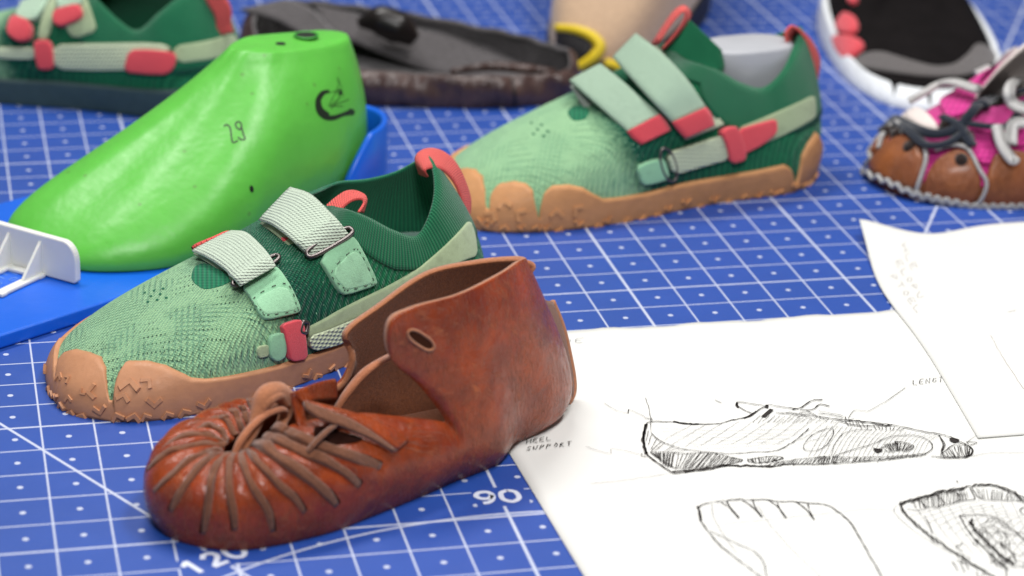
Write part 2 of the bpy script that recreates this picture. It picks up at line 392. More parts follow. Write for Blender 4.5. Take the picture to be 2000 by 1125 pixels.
def mat_leather(name, base, dark, red, rough=.33, worn=1.0):
    m = M(name); col = m.mix(m.ramp(m.noise(.55, 5, .6, dist=.4), .35, .68), lin(base), lin(dark))
    x, y, z = m.sep()[:3]
    col = m.mix(m.math('MULTIPLY', m.ramp(m.noise(.35, 3), .5, .66), .45), col, lin(red))
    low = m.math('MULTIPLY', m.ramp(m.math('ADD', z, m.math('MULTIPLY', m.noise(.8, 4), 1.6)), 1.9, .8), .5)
    col = m.mix(low, col, lin((84, 30, 28)))                                     # uneven dark red-brown towards the bottom edge
    # scuffs: stretched scratches and rubbed spots
    sc = m.math('MULTIPLY', m.ramp(m.noise(1.0, 6, .75, vec=m.rot((.3, .5, .7), scale=(14, 1.0, 2))), .53, .60), m.ramp(m.noise(.45, 2), .40, .55))
    sc2 = m.math('MULTIPLY', m.ramp(m.noise(1.0, 6, .75, vec=m.rot((-.4, .2, -.5), scale=(1.2, 12, 2.0))), .54, .60), m.ramp(m.noise(.6, 2), .46, .58))
    scr = m.math('MAXIMUM', sc, sc2); rub = m.math('MULTIPLY', m.ramp(m.noise(1.6, 8, .8), .56, .76), m.ramp(m.noise(.3, 2), .5, .7))
    col = m.mix(m.math('MULTIPLY', scr, .34*worn), col, lin((204, 124, 76))); col = m.mix(m.math('MULTIPLY', rub, .28*worn), col, lin((190, 112, 70)))
    gr = m.noise(1, 6, .7, vec=m.rot((.2, .4, .3), scale=(9, 3, 4))); col = m.mix(m.math('MULTIPLY', m.ramp(gr, .42, .62), .35), col, lin(dark))
    pt = m.ramp(m.noise(3.2, 5, .75), .58, .68); col = m.mix(m.math('MULTIPLY', pt, .3*worn), col, lin((80, 30, 18)))
    spk = m.ramp(m.voro(2.3), .06, .03); col = m.mix(m.math('MULTIPLY', spk, .45), col, lin((60, 26, 16)))
    m.bump(m.voro(9), .012); m.bump(m.noise(1.5, 5, .6), .07); m.bump(scr, .02)
    rg = m.math('ADD', m.math('MULTIPLY', m.noise(1.3, 5, .7), .34), rough-.16); rg = m.math('ADD', rg, m.math('MULTIPLY', m.math('MAXIMUM', scr, rub), .3))
    return m.set(col, rg, .4, coat=.1, coatr=.15)
TAN = mat_rubber('tan_rubber', (188, 134, 98), .5)
TAN2 = mat_rubber('tan_rubber_warm', (196, 140, 92), .5)
KNIT = mat_knit('knit_upper', (158, 200, 152), (80, 130, 108), (14, 62, 54))
RIB = mat_rib('ribbed_collar', (12, 78, 54), (36, 118, 78))
RIBIN = mat_rib('ribbed_lining', (14, 92, 66), (34, 124, 86), 1.4)
SUEG = mat_suede('mint_suede', (150, 206, 164), .85)
SUEG2 = mat_suede('bright_mint_suede', (166, 220, 178), .85)
SUEB = mat_suede('pale_suede', (172, 190, 150), .85)
WEB = mat_web('pale_webbing', (204, 220, 200)); WEB2 = mat_web('cream_webbing', (196, 208, 176), 1.9)
CORAL = mat_web('coral_tape', (245, 98, 92), 2.4); CORALS = mat_suede('coral_suede', (228, 82, 92), .85)
METAL = M('gunmetal'); METAL = METAL.set(lin((110, 104, 102)), .35, .5, metal=.9)
STITCH = mat_web('stitch_thread', (170, 205, 175))
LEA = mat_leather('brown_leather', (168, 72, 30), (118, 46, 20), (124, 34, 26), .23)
SUEBR = mat_suede('brown_suede_inside', (134, 76, 44), .5, 7)
EDGE = mat_suede('raw_leather_edge', (196, 128, 90), .62, 8)
RIBE = mat_suede('raw_strip_edge', (132, 84, 60), .5, 6)
THONG = mat_suede('tan_thong', (190, 120, 84), .7, 6, .7)

# ------------------------------------------------------------------ cutting mat
def build_mat():
    m = M('mat_print'); x, y, z = m.sep()[:3]; C = 2.54
    def line(v, per, off, hw, soft=.018):
        f = m.math('SUBTRACT', m.math('FRACT', m.math('ADD', m.math('DIVIDE', m.math('SUBTRACT', v, off), per), .5)), .5)
        return m.ramp(m.math('MULTIPLY', m.math('ABSOLUTE', f), per), hw+soft, hw-soft)
    g = m.math('MAXIMUM', line(x, C, 0, .044), line(y, C, 0, .044))
    g5 = m.math('MAXIMUM', line(x, 5*C, 3*C, .078), line(y, 5*C, 0, .07)); g = m.math('MAXIMUM', g, g5)
    fx = m.math('SUBTRACT', m.math('FRACT', m.math('DIVIDE', x, C)), .5); fy = m.math('SUBTRACT', m.math('FRACT', m.math('DIVIDE', y, C)), .5)
    r = m.math('MULTIPLY', m.math('SQRT', m.math('ADD', m.math('MULTIPLY', fx, fx), m.math('MULTIPLY', fy, fy))), C)
    g = m.math('MAXIMUM', g, m.ramp(r, .165, .125))
    cx, cyy = 20.32, -37.84
    dx, dy = m.math('SUBTRACT', x, cx), m.math('SUBTRACT', y, cyy)
    rr = m.math('SQRT', m.math('ADD', m.math('MULTIPLY', dx, dx), m.math('MULTIPLY', dy, dy)))
    arc = m.ramp(m.math('ABSOLUTE', m.math('SUBTRACT', rr, 25.4)), .085, .055); g = m.math('MAXIMUM', g, arc)
    for sgn in (1, -1):
        d = m.math('ABSOLUTE', m.math('ADD', m.math('MULTIPLY', dx, .8660*sgn), m.math('MULTIPLY', dy, -.5)))
        d2 = m.math('MULTIPLY', m.ramp(d, .095, .06), m.math('GREATER_THAN', rr, 24.4)); g = m.math('MAXIMUM', g, d2)
    # clear space round the printed numbers
    def gap(px_, py_, rx_, ry_, a=0.0):
        ca, sa = math.cos(a), math.sin(a)
        ux = m.math('ADD', m.math('MULTIPLY', m.math('SUBTRACT', x, px_), ca), m.math('MULTIPLY', m.math('SUBTRACT', y, py_), sa))
        uy = m.math('SUBTRACT', m.math('MULTIPLY', m.math('SUBTRACT', y, py_), ca), m.math('MULTIPLY', m.math('SUBTRACT', x, px_), sa))
        return m.math('MAXIMUM', m.math('GREATER_THAN', m.math('ABSOLUTE', ux), rx_), m.math('GREATER_THAN', m.math('ABSOLUTE', uy), ry_))
    g = m.math('MULTIPLY', g, gap(20.35, -10.75, 1.25, .95)); g = m.math('MULTIPLY', g, gap(6.75, -14.6, 1.75, .9, math.radians(30)))
    blue = vary(m, lin((27, 71, 157)), .08, .15)
    blue = m.mix(m.math('MULTIPLY', m.ramp(m.noise(30, 2), .35, .7), .12), blue, lin((70, 100, 185)))
    speck = m.math('MULTIPLY', m.ramp(m.voro(1.1), .035, .02), .4)
    blue = m.mix(speck, blue, lin((150, 165, 210)))
    col = m.mix(m.math('MULTIPLY', g, m.math('ADD', m.math('MULTIPLY', m.noise(6, 3), .35), .66)), blue, lin((206, 212, 228)))
    cut = m.math('MAXIMUM', m.ramp(m.noise(1, 5, .7, vec=m.rot((0, 0, .5), scale=(.06, 3.2, 1))), .70, .73), m.ramp(m.noise(1, 5, .7, vec=m.rot((0, 0, -.9), scale=(.05, 2.6, 1))), .71, .74))
    col = m.mix(m.math('MULTIPLY', cut, .22), col, lin((120, 145, 205)))
    m.bump(m.noise(34, 2), .008); m.bump(m.noise(.2, 2), .05); m.bump(cut, -.01)
    rg = m.math('ADD', m.math('MULTIPLY', m.noise(1.2, 5, .7), .18), .38)
    mt = m.set(col, rg, .6)
    X0, X1, Y0, Y1 = -120, 190, -75, 230
    bm = bmesh.new(); bmesh.ops.create_cube(bm, size=1)
    for v in bm.verts: v.co = Vector(((X0+X1)/2+v.co.x*(X1-X0), (Y0+Y1)/2+v.co.y*(Y1-Y0), -.15+v.co.z*.3))*S
    me = bpy.data.meshes.new('cutting_mat'); bm.to_mesh(me); bm.free(); me.materials.append(mt)
    o = link(bpy.data.objects.new('cutting_mat', me)); tag(o, 'blue self-healing cutting mat printed with a white grid, dots and angle lines, under everything', 'cutting mat', kind='structure')
    wm = mat_plastic('mat_white_print', (215, 220, 236), .45)
    DG = {'9': [[(.82, .68), (.62, .42), (.25, .45), (.08, .7), (.25, .95), (.65, .97), (.84, .7), (.78, .35), (.55, .08), (.25, .04)]], '0': [[(.45, 1), (.1, .78), (.08, .25), (.45, 0), (.82, .25), (.8, .78), (.45, 1)]],
          '1': [[(.12, .72), (.5, 1.0)], [(.5, 1.04), (.5, -.04)]], '2': [[(.08, .76), (.3, .98), (.65, .97), (.8, .72), (.62, .45), (.1, .04)], [(.06, .03), (.88, .03)]]}
    for txt, (cx_, cy2), ang, w_, h_ in (('90', (20.35, -10.75), 0, 1.05, 1.15), ('120', (6.75, -14.55), 30, 1.0, 1.15)):
        for i, c in enumerate(txt):
            bg = Bag(); ca, sa = math.cos(math.radians(ang)), math.sin(math.radians(ang))
            for st in DG[c]:
                P = [((i-len(txt)/2)*w_*1.12+x_*w_*.95, (y_-.5)*h_) for x_, y_ in st]
                Q = catmull([(cx_+x_*ca-y_*sa, cy2+x_*sa+y_*ca) for x_, y_ in P], len(P)*7); T = np.gradient(Q, axis=0); T /= np.linalg.norm(T, axis=1)[:, None]; Nn = np.stack([-T[:, 1], T[:, 0]], 1)*.125
                z = .010+.001*len(bg.f)/50; V = np.concatenate([np.c_[Q+Nn, np.full(len(Q), z)], np.c_[Q-Nn, np.full(len(Q), z)]]); k = len(Q); bg.add(V, [(j+1, j, k+j, k+j+1) for j in range(k-1)])
            bg.build('printed_digit', wm, o)
    return o
build_mat()

# ------------------------------------------------------------------ paper sheets with ink
INK = M('ink'); INK = INK.set(lin((34, 28, 26)), .6)
INKL = M('pale_ink'); INKL = INKL.set(lin((150, 140, 132)), .7)
PAPER = M('paper'); PAPER.bump(PAPER.noise(.12, 3), .12); PAPER.bump(PAPER.noise(20, 3), .006); PAPER = PAPER.set(vary(PAPER, lin((219, 219, 216)), .015, .15), .8, .25)
def pen(bag, pts, w=.05, z=.1, jit=.35, zf=None, smooth=True):
    """one pen stroke traced in the photograph and laid flat on the sheet"""
    pts = np.array(pts, float)
    L = np.linalg.norm(np.diff(pts, axis=0), axis=1).sum()
    Q = catmull(pts, max(3, int(L/6)+2)) if smooth else resample(pts, max(3, int(L/6)+2))
    Q = Q+RNG.normal(0, jit, Q.shape)
    X = np.array([ground(u, v, z)[:2] for u, v in Q]); T = np.gradient(X, axis=0); T /= np.linalg.norm(T, axis=1)[:, None]+1e-9
    N = np.stack([-T[:, 1], T[:, 0]], 1); ww = w*.5*(1+RNG.normal(0, .22, len(X)))[:, None]
    zz = np.full(len(X), z) if zf is None else np.array([zf(*x)+.012 for x in X])
    V = np.concatenate([np.c_[X+N*ww, zz], np.c_[X-N*ww, zz]]); n = len(X)
    bag.add(V, [(i, i+1, n+i+1, n+i)[::-1] for i in range(n-1)])
def fillp(bag, pts, z=.1):
    X = [tuple(ground(u, v, z)) for u, v in pts]; bag.add(X, [tuple(range(len(X)))[::-1]])
def hatch(bag, A, B, n, w=.035, z=.1, jit=.6, sw=0.0):
    """strokes joining points along line A to points along line B"""
    A = catmull(A, n); B = catmull(B, n)
    for a, b in zip(A, B):
        if random.random() < .94: pen(bag, [a+RNG.normal(0, 1.2, 2), b+RNG.normal(0, 1.2, 2)], w, z, .3)
LET = {'H': [[(0, 0), (0, 1)], [(.8, 0), (.8, 1)], [(0, .5), (.8, .5)]], 'E': [[(.8, 1), (0, 1), (0, 0), (.8, 0)], [(0, .5), (.6, .5)]], 'L': [[(0, 1), (0, 0), (.8, 0)]],
       'S': [[(.8, .9), (.2, 1), (.1, .6), (.7, .45), (.7, .05), (0, .1)]], 'U': [[(0, 1), (.1, .1), (.6, .05), (.8, 1)]], 'P': [[(0, 0), (0, 1), (.7, .9), (.7, .5), (0, .5)]],
       'O': [[(.4, 1), (0, .5), (.4, 0), (.8, .5), (.4, 1)]], 'R': [[(0, 0), (0, 1), (.7, .8), (0, .5), (.8, 0)]], 'T': [[(.4, 0), (.4, 1)], [(0, 1), (.9, 1)]], 'N': [[(0, 0), (0, 1), (.7, 0), (.7, 1)]], 'G': [[(.8, .9), (.1, .8), (.1, .1), (.8, .1), (.8, .5), (.5, .5)]], ' ': []}
def write(bag, txt, o, r, u, w=.035, z=.1, zf=None):
    o, r, u = (np.array(q, float) for q in (o, r, u))
    for i, c in enumerate(txt):
        for s_ in LET[c]: pen(bag, [o+r*(i*1.25+p[0])+u*p[1]+RNG.normal(0, .3, 2) for p in s_], w, z, .1, zf, smooth=False)
def sheet(name, corners, zf, label, n=40, th=.02):
    """a sheet of paper over a quadrilateral (world cm), height from zf(x, y)"""
    c = np.array(corners, float); V = []
    for j in range(n+1):
        for i in range(n+1):
            s_, t = i/n, j/n; p = c[0]*(1-s_)*(1-t)+c[1]*s_*(1-t)+c[2]*s_*t+c[3]*(1-s_)*t; V.append((p[0], p[1], zf(*p)))
    F = [(j*(n+1)+i, j*(n+1)+i+1, (j+1)*(n+1)+i+1, (j+1)*(n+1)+i) for j in range(n) for i in range(n)]
    o = mesh_obj(name, V, F, PAPER, None, W0, local=False); 
    return o
# W0 mirrors y twice: keep plain world axes for these
def wmesh(name, V, F, mat, parent=None, **k):
    return mesh_obj(name, V, F, mat, parent, None, **k)
def build_papers():
    global sheet_a, sheet_b
    A = [ground(1000, 655, .03)[:2], ground(2120, 596, .03)[:2], ground(2330, 1300, .03)[:2], ground(1215, 1300, .03)[:2]]
    A[0] = np.array([19.0, 7.0]); A[3] = np.array([23.5, -27.0])
    A = [np.array([21.2, 7.35]), np.array([62, 7.7]), np.array([64, -27]), np.array([22.6, -27.5])]
    # left edge of the sheet follows the traced edge under the brown shoe
    def grid(c, zf, n=60, name='x', label='', edge=None, top=None):
        V = []
        for j in range(n+1):
            for i in range(n+1):
                s_, t = i/n, j/n; p = c[0]*(1-s_)*(1-t)+c[1]*s_*(1-t)+c[2]*s_*t+c[3]*(1-s_)*t
                if edge: p = edge(p, s_, t)
                z = zf(p[0], p[1]) if zf else 0; V.append((p[0], p[1], z))
        F = [(j*(n+1)+i, (j+1)*(n+1)+i, (j+1)*(n+1)+i+1, j*(n+1)+i+1) for j in range(n) for i in range(n)]
        o = wmesh(name, V, F, PAPER); m = o.modifiers.new('thick', 'SOLIDIFY'); m.thickness = .02*S; m.offset = -1; tag(o, label, 'paper'); return o
    def za(x, y):
        return .05+.05*max(0, math.sin(x*.45+y*.1))*.6
    def ea(p, s_, t):
        q = p.copy(); q[1] += (.12*math.sin(p[0]*1.1)+.07*math.sin(p[0]*2.7+1))*(1-t)**6; return q
    sheet_a = grid(A, za, name='paper_sheet', label='larger paper sheet with ink shoe and sole drawings, partly under the leather shoe heel', edge=ea)
    # second sheet, curled at its near-left corner line
    c2 = [ground(1683, 441, .9)[:2], np.array([72., 19.5]), np.array([70, -8.5]), ground(1925, 853, .15)[:2]]
    c2[0] = np.array([48.9, 19.4])
    c2[3] = np.array([44.9, -8.6])
    def zb(x, y): 
        d = math.hypot(x-49.0, y-19.6); return .16+1.0*max(0, 1-d/7.0)**1.7
    def eb(p, s_, t):
        q = p.copy(); w = (1-s_)**3; q[0] += -1.15*math.sin(math.pi*min(1, t*1.25))*w*0+ -.55*math.exp(-((t-.32)/.2)**2)*w ; q[1] += -1.6*math.exp(-((s_-.16)/.13)**2)*(1-t)**4; return q
    sheet_b = grid(c2, zb, name='paper_sheet', label='mostly blank paper sheet with curled corner, overlapping the drawing sheet', edge=eb)
    z = .12
    K = Bag(); pp = lambda L, w=.05, **k: pen(K, L, w, z, **k)
    # ---- side view of the shoe
    def up(L): return [(1140+x*.25, 740+y*.25) for x, y in L]
    def vp(L): return [(1600+x*.3422, 740+y*.3422) for x, y in L]
    def tp(L): return [(1300+x*.23, 940+y*.23) for x, y in L]
    pp(up([(540, 330), (700, 335), (850, 350), (1040, 350), (1160, 320), (1270, 295), (1360, 245), (1440, 200)]), .06)
    pp(up([(700, 332), (800, 348), (900, 352)]), .11); pp(up([(1250, 305), (1310, 285), (1350, 250)]), .1)
    pp(up([(540, 330), (495, 345), (475, 400), (468, 480), (485, 560), (510, 600), (600, 670), (700, 735)]), .07)
    pp(up([(490, 350), (472, 430), (472, 520), (490, 580)]), .15, jit=.6)
    pp(up([(700, 735), (830, 720), (1000, 700), (1100, 680), (1300, 680), (1460, 685), (1600, 665), (1800, 665), (1990, 655)]), .07)
    pp(up([(700, 725), (830, 712), (1000, 695), (1100, 672)]), .14, jit=.9)
    pp(up([(1100, 680), (1300, 676), (1470, 682)]), .13, jit=.9)
    pp(up([(520, 570), (640, 570), (800, 580), (1000, 575), (1150, 610), (1240, 632), (1180, 655), (1080, 670), (900, 690), (730, 695), (640, 650), (520, 570)]), .045)
    hatch(K, up([(530, 570), (700, 575), (1000, 580), (1240, 630)]), up([(560, 600), (680, 690), (900, 690), (1230, 650)]), 46, .035, z)
    pp(up([(1280, 630), (1400, 610), (1520, 605), (1560, 620), (1480, 640), (1380, 655), (1300, 650), (1280, 630)]), .045)
    hatch(K, up([(1290, 625), (1400, 610), (1540, 610)]), up([(1320, 652), (1400, 655), (1500, 640)]), 16, .035, z)
    pp(up([(530, 420), (580, 470), (660, 510), (800, 550), (1000, 570), (1150, 582), (1350, 570), (1500, 560), (1620, 500), (1700, 440), (1760, 385)]), .04)
    hatch(K, up([(500, 400), (600, 480), (680, 515), (800, 548)]), up([(490, 480), (530, 560), (600, 568), (680, 572)]), 9, .025, z)
    for k in range(11):
        x = 560+k*118; pp(up([(x, 520-k*2+random.uniform(-8, 8)), (x+130, 440), (x+300, 350-k*6)]), .014)
    for k in range(6): pp(up([(560+k*60, 380+k*28), (1000, 400+k*28), (1700-k*30, 395+k*22)]), .009)
    pp(up([(1195, 185), (1210, 178), (1300, 190), (1420, 210)]), .05); pp(up([(1195, 185), (1200, 205), (1260, 245), (1320, 268)]), .05); pp(up([(1200, 180), (1195, 205), (1210, 220)]), .12)
    pp(up([(1440, 195), (1560, 220), (1680, 232)]), .05); pp(up([(1435, 200), (1430, 225)]), .14)
    fillp(K, up([(1455, 232), (1485, 240), (1420, 298), (1385, 292)]), z)
    pp(up([(1630, 235), (1700, 220), (1760, 180), (1810, 160), (1865, 160)]), .06); pp(up([(1690, 240), (1780, 240), (1830, 205), (1870, 198), (1920, 212)]), .06)
    for _ in range(9):
        a = random.uniform(1500, 1850); pp(up([(a, 240+random.uniform(0, 40)), (a+90, 275+random.uniform(-15, 15)), (a+190, 290+random.uniform(-15, 25))]), .035)
    hatch(K, up([(1380, 280), (1700, 290), (1990, 320)]), up([(1320, 340), (1640, 340), (1960, 345)]), 18, .02, z)
    pp(up([(1730, 555), (1718, 520), (1780, 440), (1870, 395), (1940, 385), (1950, 430), (1900, 510), (1830, 555), (1760, 560), (1730, 555)]), .035)
    # forefoot of the side view
    pp(vp([(0, 215), (100, 228), (220, 240), (330, 250), (450, 268), (600, 300), (700, 315), (760, 335), (830, 370), (875, 400), (870, 430), (830, 445), (740, 448), (640, 440)]), .065)
    pp(vp([(120, 240), (200, 262), (300, 268), (420, 262)]), .06); pp(vp([(150, 235), (230, 240), (330, 255), (410, 262)]), .09, jit=.8)
    hatch(K, vp([(150, 235), (300, 262), (480, 280)]), vp([(165, 260), (310, 290), (460, 290)]), 16, .03, z)
    pp(vp([(0, 440), (150, 445), (300, 445), (450, 440), (610, 425)]), .045); pp(vp([(0, 483), (150, 476), (350, 460), (520, 440), (610, 428)]), .06)
    hatch(K, vp([(0, 445), (200, 448), (420, 442), (600, 428)]), vp([(-10, 480), (180, 472), (400, 456), (590, 432)]), 60, .028, z)
    hatch(K, up([(1470, 660), (1700, 630), (1990, 600)]), up([(1440, 685), (1660, 668), (1970, 655)]), 34, .028, z); pp(up([(1480, 655), (1700, 622), (2000, 600)]), .04)
    pp(vp([(95, 435), (200, 400), (300, 372), (400, 330), (500, 320), (580, 328), (640, 365), (640, 400), (600, 430)]), .04)
    pp(vp([(70, 435), (90, 370), (140, 310), (220, 290), (300, 288)]), .03)
    for k in range(24): 
        x = -60+k*28; pp(vp([(x, 440), (x+50, 350), (x+110, 262+k*2.5)]), .014)
    for k in range(6): pp(vp([(-350, 262+k*26), (0, 268+k*26), (500, 300+k*22)]), .009)
    fillp(K, vp([(308, 392), (330, 397), (362, 400), (360, 412), (330, 420), (312, 405)]), z)
    pp(vp([(330, 402), (380, 385), (372, 372), (440, 372), (436, 355), (500, 362), (545, 380), (530, 398), (490, 415), (478, 398), (450, 405), (400, 415), (370, 402)]), .05, smooth=False)
    hatch(K, vp([(380, 375), (450, 360), (540, 375)]), vp([(400, 412), (450, 402), (500, 412)]), 20, .03, z)
    pp(vp([(683, 318), (700, 345), (708, 380), (700, 418)]), .06); pp(vp([(683, 318), (712, 360), (715, 385), (700, 418)]), .04)
    fillp(K, vp([(742, 340), (760, 333), (800, 345), (798, 358), (770, 362), (748, 352)]), z)
    pp(vp([(690, 430), (760, 380), (820, 372), (870, 395), (865, 430), (800, 443), (690, 440)]), .045)
    hatch(K, vp([(700, 430), (760, 385), (840, 378), (872, 400)]), vp([(720, 445), (790, 445), (840, 442), (865, 430)]), 17, .035, z)
    # leader lines and notes
    pp(up([(160, 185), (250, 240), (345, 265), (352, 238), (440, 275), (530, 320)]), .018); pp(up([(482, 145), (515, 250), (528, 420)]), .02); pp(up([(345, 265), (352, 238)]), .035)
    pp(up([(478, 308), (510, 312), (540, 322), (520, 295)]), .03); pp(up([(12, 525), (120, 560), (213, 580), (216, 545), (330, 560), (490, 600)]), .018); pp(up([(455, 580), (452, 605), (500, 602)]), .03)
    pp(up([(60, 815), (300, 790), (680, 735)]), .02); pp(up([(1030, 165), (1078, 188)]), .03)
    pp(vp([(490, 50), (390, 120), (290, 178), (250, 180), (200, 180), (165, 225)]), .022); pp(vp([(150, 215), (160, 235), (200, 225)]), .035)
    pp(vp([(870, 440), (950, 425), (1050, 420), (1170, 420)]), .015); pp(vp([(845, 360), (900, 320), (940, 330), (962, 322)]), .022); pp(vp([(840, 355), (858, 375), (900, 360), (840, 358)]), .035)
    for words_ in ((('HEEL', (1028, 866), (10.5, -1.5), (1, -8), .04), ('SUPPORT', (1028, 880), (10.5, -1.3), (1, -8), .04)), (('TOE', (1078, 672), (18, -1), (2, -9), .022),), (('LENGTH', (1783, 752), (10, -1.2), (1, -10), .03),)):
        Kn = Bag()
        for w_ in words_: write(Kn, w_[0], w_[1], w_[2], w_[3], w_[4], z)
        Kn.build('handwriting', INK, sheet_a)
    K.build('shoe_drawing', INK, sheet_a); K = Bag(); pp = lambda L, w=.05, **k: pen(K, L, w, z, **k)
    # ---- sole outline
    pp(tp([(275, 215), (300, 330), (370, 430), (460, 535), (600, 650), (800, 800), (950, 920)]), .045)
    pp(tp([(275, 215), (340, 185), (420, 172), (520, 160), (620, 150), (700, 155), (870, 155), (940, 168), (1090, 172), (1200, 182), (1310, 190), (1380, 205), (1480, 265), (1570, 350), (1650, 480), (1740, 640), (1840, 820), (1900, 1000)]), .06)
    for A_, B_, C_ in (((470, 172), (620, 305), (520, 165)), ((650, 155), (820, 300), (740, 158)), ((880, 158), (1025, 308), (945, 170)), ((1110, 172), (1265, 325), (1210, 185))):
        pp(tp([A_, ((A_[0]+B_[0])/2+10, (A_[1]+B_[1])/2-8), B_]), .05); pp(tp([B_, ((C_[0]+B_[0])/2-12, (C_[1]+B_[1])/2), C_]), .06)
    pp(tp([(270, 210), (285, 240), (300, 330)]), .11); pp(tp([(380, 420), (500, 475), (640, 540), (750, 590), (830, 680), (850, 760), (865, 860)]), .035)
    pp(tp([(395, 190), (405, 290), (480, 430), (600, 600)]), .014); pp(tp([(780, 200), (900, 380), (1100, 600), (1400, 880)]), .012); pp(tp([(500, 360), (900, 320), (1300, 280), (1700, 235), (1950, 245)]), .012)
    K.build('sole_outline_drawing', INK, sheet_a); K = Bag(); pp = lambda L, w=.05, **k: pen(K, L, w, z, **k)
    # ---- hatched sole view
    pp(vp([(460, 700), (560, 680), (700, 640), (830, 620), (900, 600), (1000, 605), (1090, 635), (1170, 680), (1230, 720)]), .075, jit=1.0)
    for k in range(5): pp(vp([(460, 705+k*3), (560, 682+k*2), (700, 640+k*3), (830, 620+k*2)]), .04, jit=1.6)
    for k in range(3): pp(vp([(880, 600+k*3), (1000, 607+k*3), (1110, 650+k*3), (1200, 705+k*2)]), .04, jit=1.2)
    for k in range(4): pp(vp([(462, 705), (480, 750), (550, 830-k*3), (650, 910-k*2), (760, 980+k), (900, 1070), (1050, 1160)]), .036, jit=1.5)
    pp(vp([(440, 720), (430, 760), (520, 850), (640, 930), (760, 1000)]), .015)
    hatch(K, vp([(520, 690), (700, 650), (840, 640)]), vp([(540, 740), (700, 722), (850, 690)]), 40, .02, z); hatch(K, vp([(900, 625), (1040, 640), (1170, 690)]), vp([(920, 680), (1030, 690), (1170, 700)]), 26, .02, z)
    for L_ in ([(560, 680), (600, 720), (605, 738), (560, 748), (500, 740)], [(660, 655), (700, 685), (715, 715), (660, 732), (600, 725)], [(780, 640), (800, 670), (800, 690), (720, 720)], [(860, 620), (885, 670), (880, 688), (810, 690)], [(870, 615), (920, 680), (1040, 690), (1170, 695)], [(600, 780), (630, 830), (645, 880)]): pp(vp(L_), .04)
    for k in range(16): pp(vp([(520+k*52, 780+k*20), (680+k*52, 740+k*8), (880+k*40, 680+k*14)]), .014)
    for k in range(12): pp(vp([(560+k*60, 740-k*4), (640+k*60, 860), (760+k*60, 990+k*4)]), .012)
    pp(vp([(800, 780), (950, 775), (1040, 810), (1130, 880), (1240, 970)]), .05); pp(vp([(800, 780), (850, 860), (905, 935), (890, 910), (980, 1000), (1080, 1090)]), .05)
    for k in range(5): pp(vp([(860, 800+k*5), (900, 860+k*3), (1000, 970), (1110, 1060)]), .04, jit=2.2)
    for k in range(14):
        a = np.array([random.uniform(880, 1080), random.uniform(810, 950)]); pp(vp([a, a+[random.uniform(30, 110), random.uniform(-30, 50)], a+[random.uniform(60, 190), random.uniform(20, 150)]]), .022, jit=.9)
    for k in range(26):
        a = np.array([random.uniform(780, 1150), random.uniform(920, 1100)]); pp(vp([a, a+RNG.normal(0, 28, 2), a+RNG.normal(20, 35, 2)]), .03, jit=.9)
    pp(vp([(1170, 730), (1145, 745), (1160, 770), (1180, 770)]), .05); pp(vp([(785, 580), (792, 590)]), .04)
    K.build('hatched_sole_drawing', INK, sheet_a)
    K = Bag()
    for k in range(3):
        write(K, ('NOTE', 'TESTS', 'SHOE')[k] if False else ('HLE', 'ELOPU', 'PTOEL')[k], (1760+k*22*0-10*k, 478+k*26), (7+k, 12), (9, -6), .035, .5, zb)
    K.build('faint_note', INKL, sheet_b)
    for q in ([(1935, 655), (1960, 700), (2000, 760)], [(1968, 610), (1984, 606)]):
        K = Bag(); pen(K, q, .025, .17, zf=zb); K.build('faint_line', INKL, sheet_b)
build_papers()

# ------------------------------------------------------------------ lugs of the outsole
def lug(bag, loft, th, t, size, ang, off, h=.09, w=.16):
    """one small raised chevron on the rubber"""
    p, n = loft.at(th, t, off); p, n = loft.fr.w(p)[0], n[0]; n = n[0]*loft.fr.A+n[1]*loft.fr.L+n[2]*loft.fr.Z
    e1 = np.cross([0, 0, 1.0], n); e1 /= np.linalg.norm(e1)+1e-9; e2 = np.cross(n, e1); ca, sa = math.cos(ang), math.sin(ang)
    f1, f2 = e1*ca+e2*sa, -e1*sa+e2*ca
    ix = np.array([[-1, -.55], [0, .35], [1, -.55], [.72, -.98], [0, -.25], [-.72, -.98]])*size*.5
    V = []
    for k, (x, y) in enumerate(ix): V.append(p+f1*x+f2*y-n*.05)
    c = ix.mean(0)
    for k, (x, y) in enumerate(ix): V.append(p+f1*(x*.9+c[0]*.1)+f2*(y*.9+c[1]*.1)+n*h)
    F = [(k, (k+1) % 6, 6+(k+1) % 6, 6+k) for k in range(6)]+[(6, 7, 10, 11), (7, 8, 9, 10)]
    bag.add(V, F)
def tread(loft, n, parent, mat, off, seed=1, extra=()):
    rnd = random.Random(seed); bag = Bag()
    for i in range(n):
        th = (i+rnd.uniform(-.25, .25))/n
        lug(bag, loft, th, rnd.choice((.018, .05, .03)), rnd.uniform(.6, .85), rnd.uniform(-.3, .4)+(math.pi if rnd.random() < .35 else 0), off, .12)
    for th, t, s_, a in extra: lug(bag, loft, th, t, s_, a, off, .07)
    bag.build('tread_lug', mat, parent, loft.fr, smooth=False)
def toe_shear(th):
    k = (th % 1.0)*22; k = k-22 if k > 12 else k
    return -np.interp(k, [-4.5, -1.6, -.3, 1.5, 3.2, 9], [0, 8.5, 8.5, 3.5, 0, 0])/22
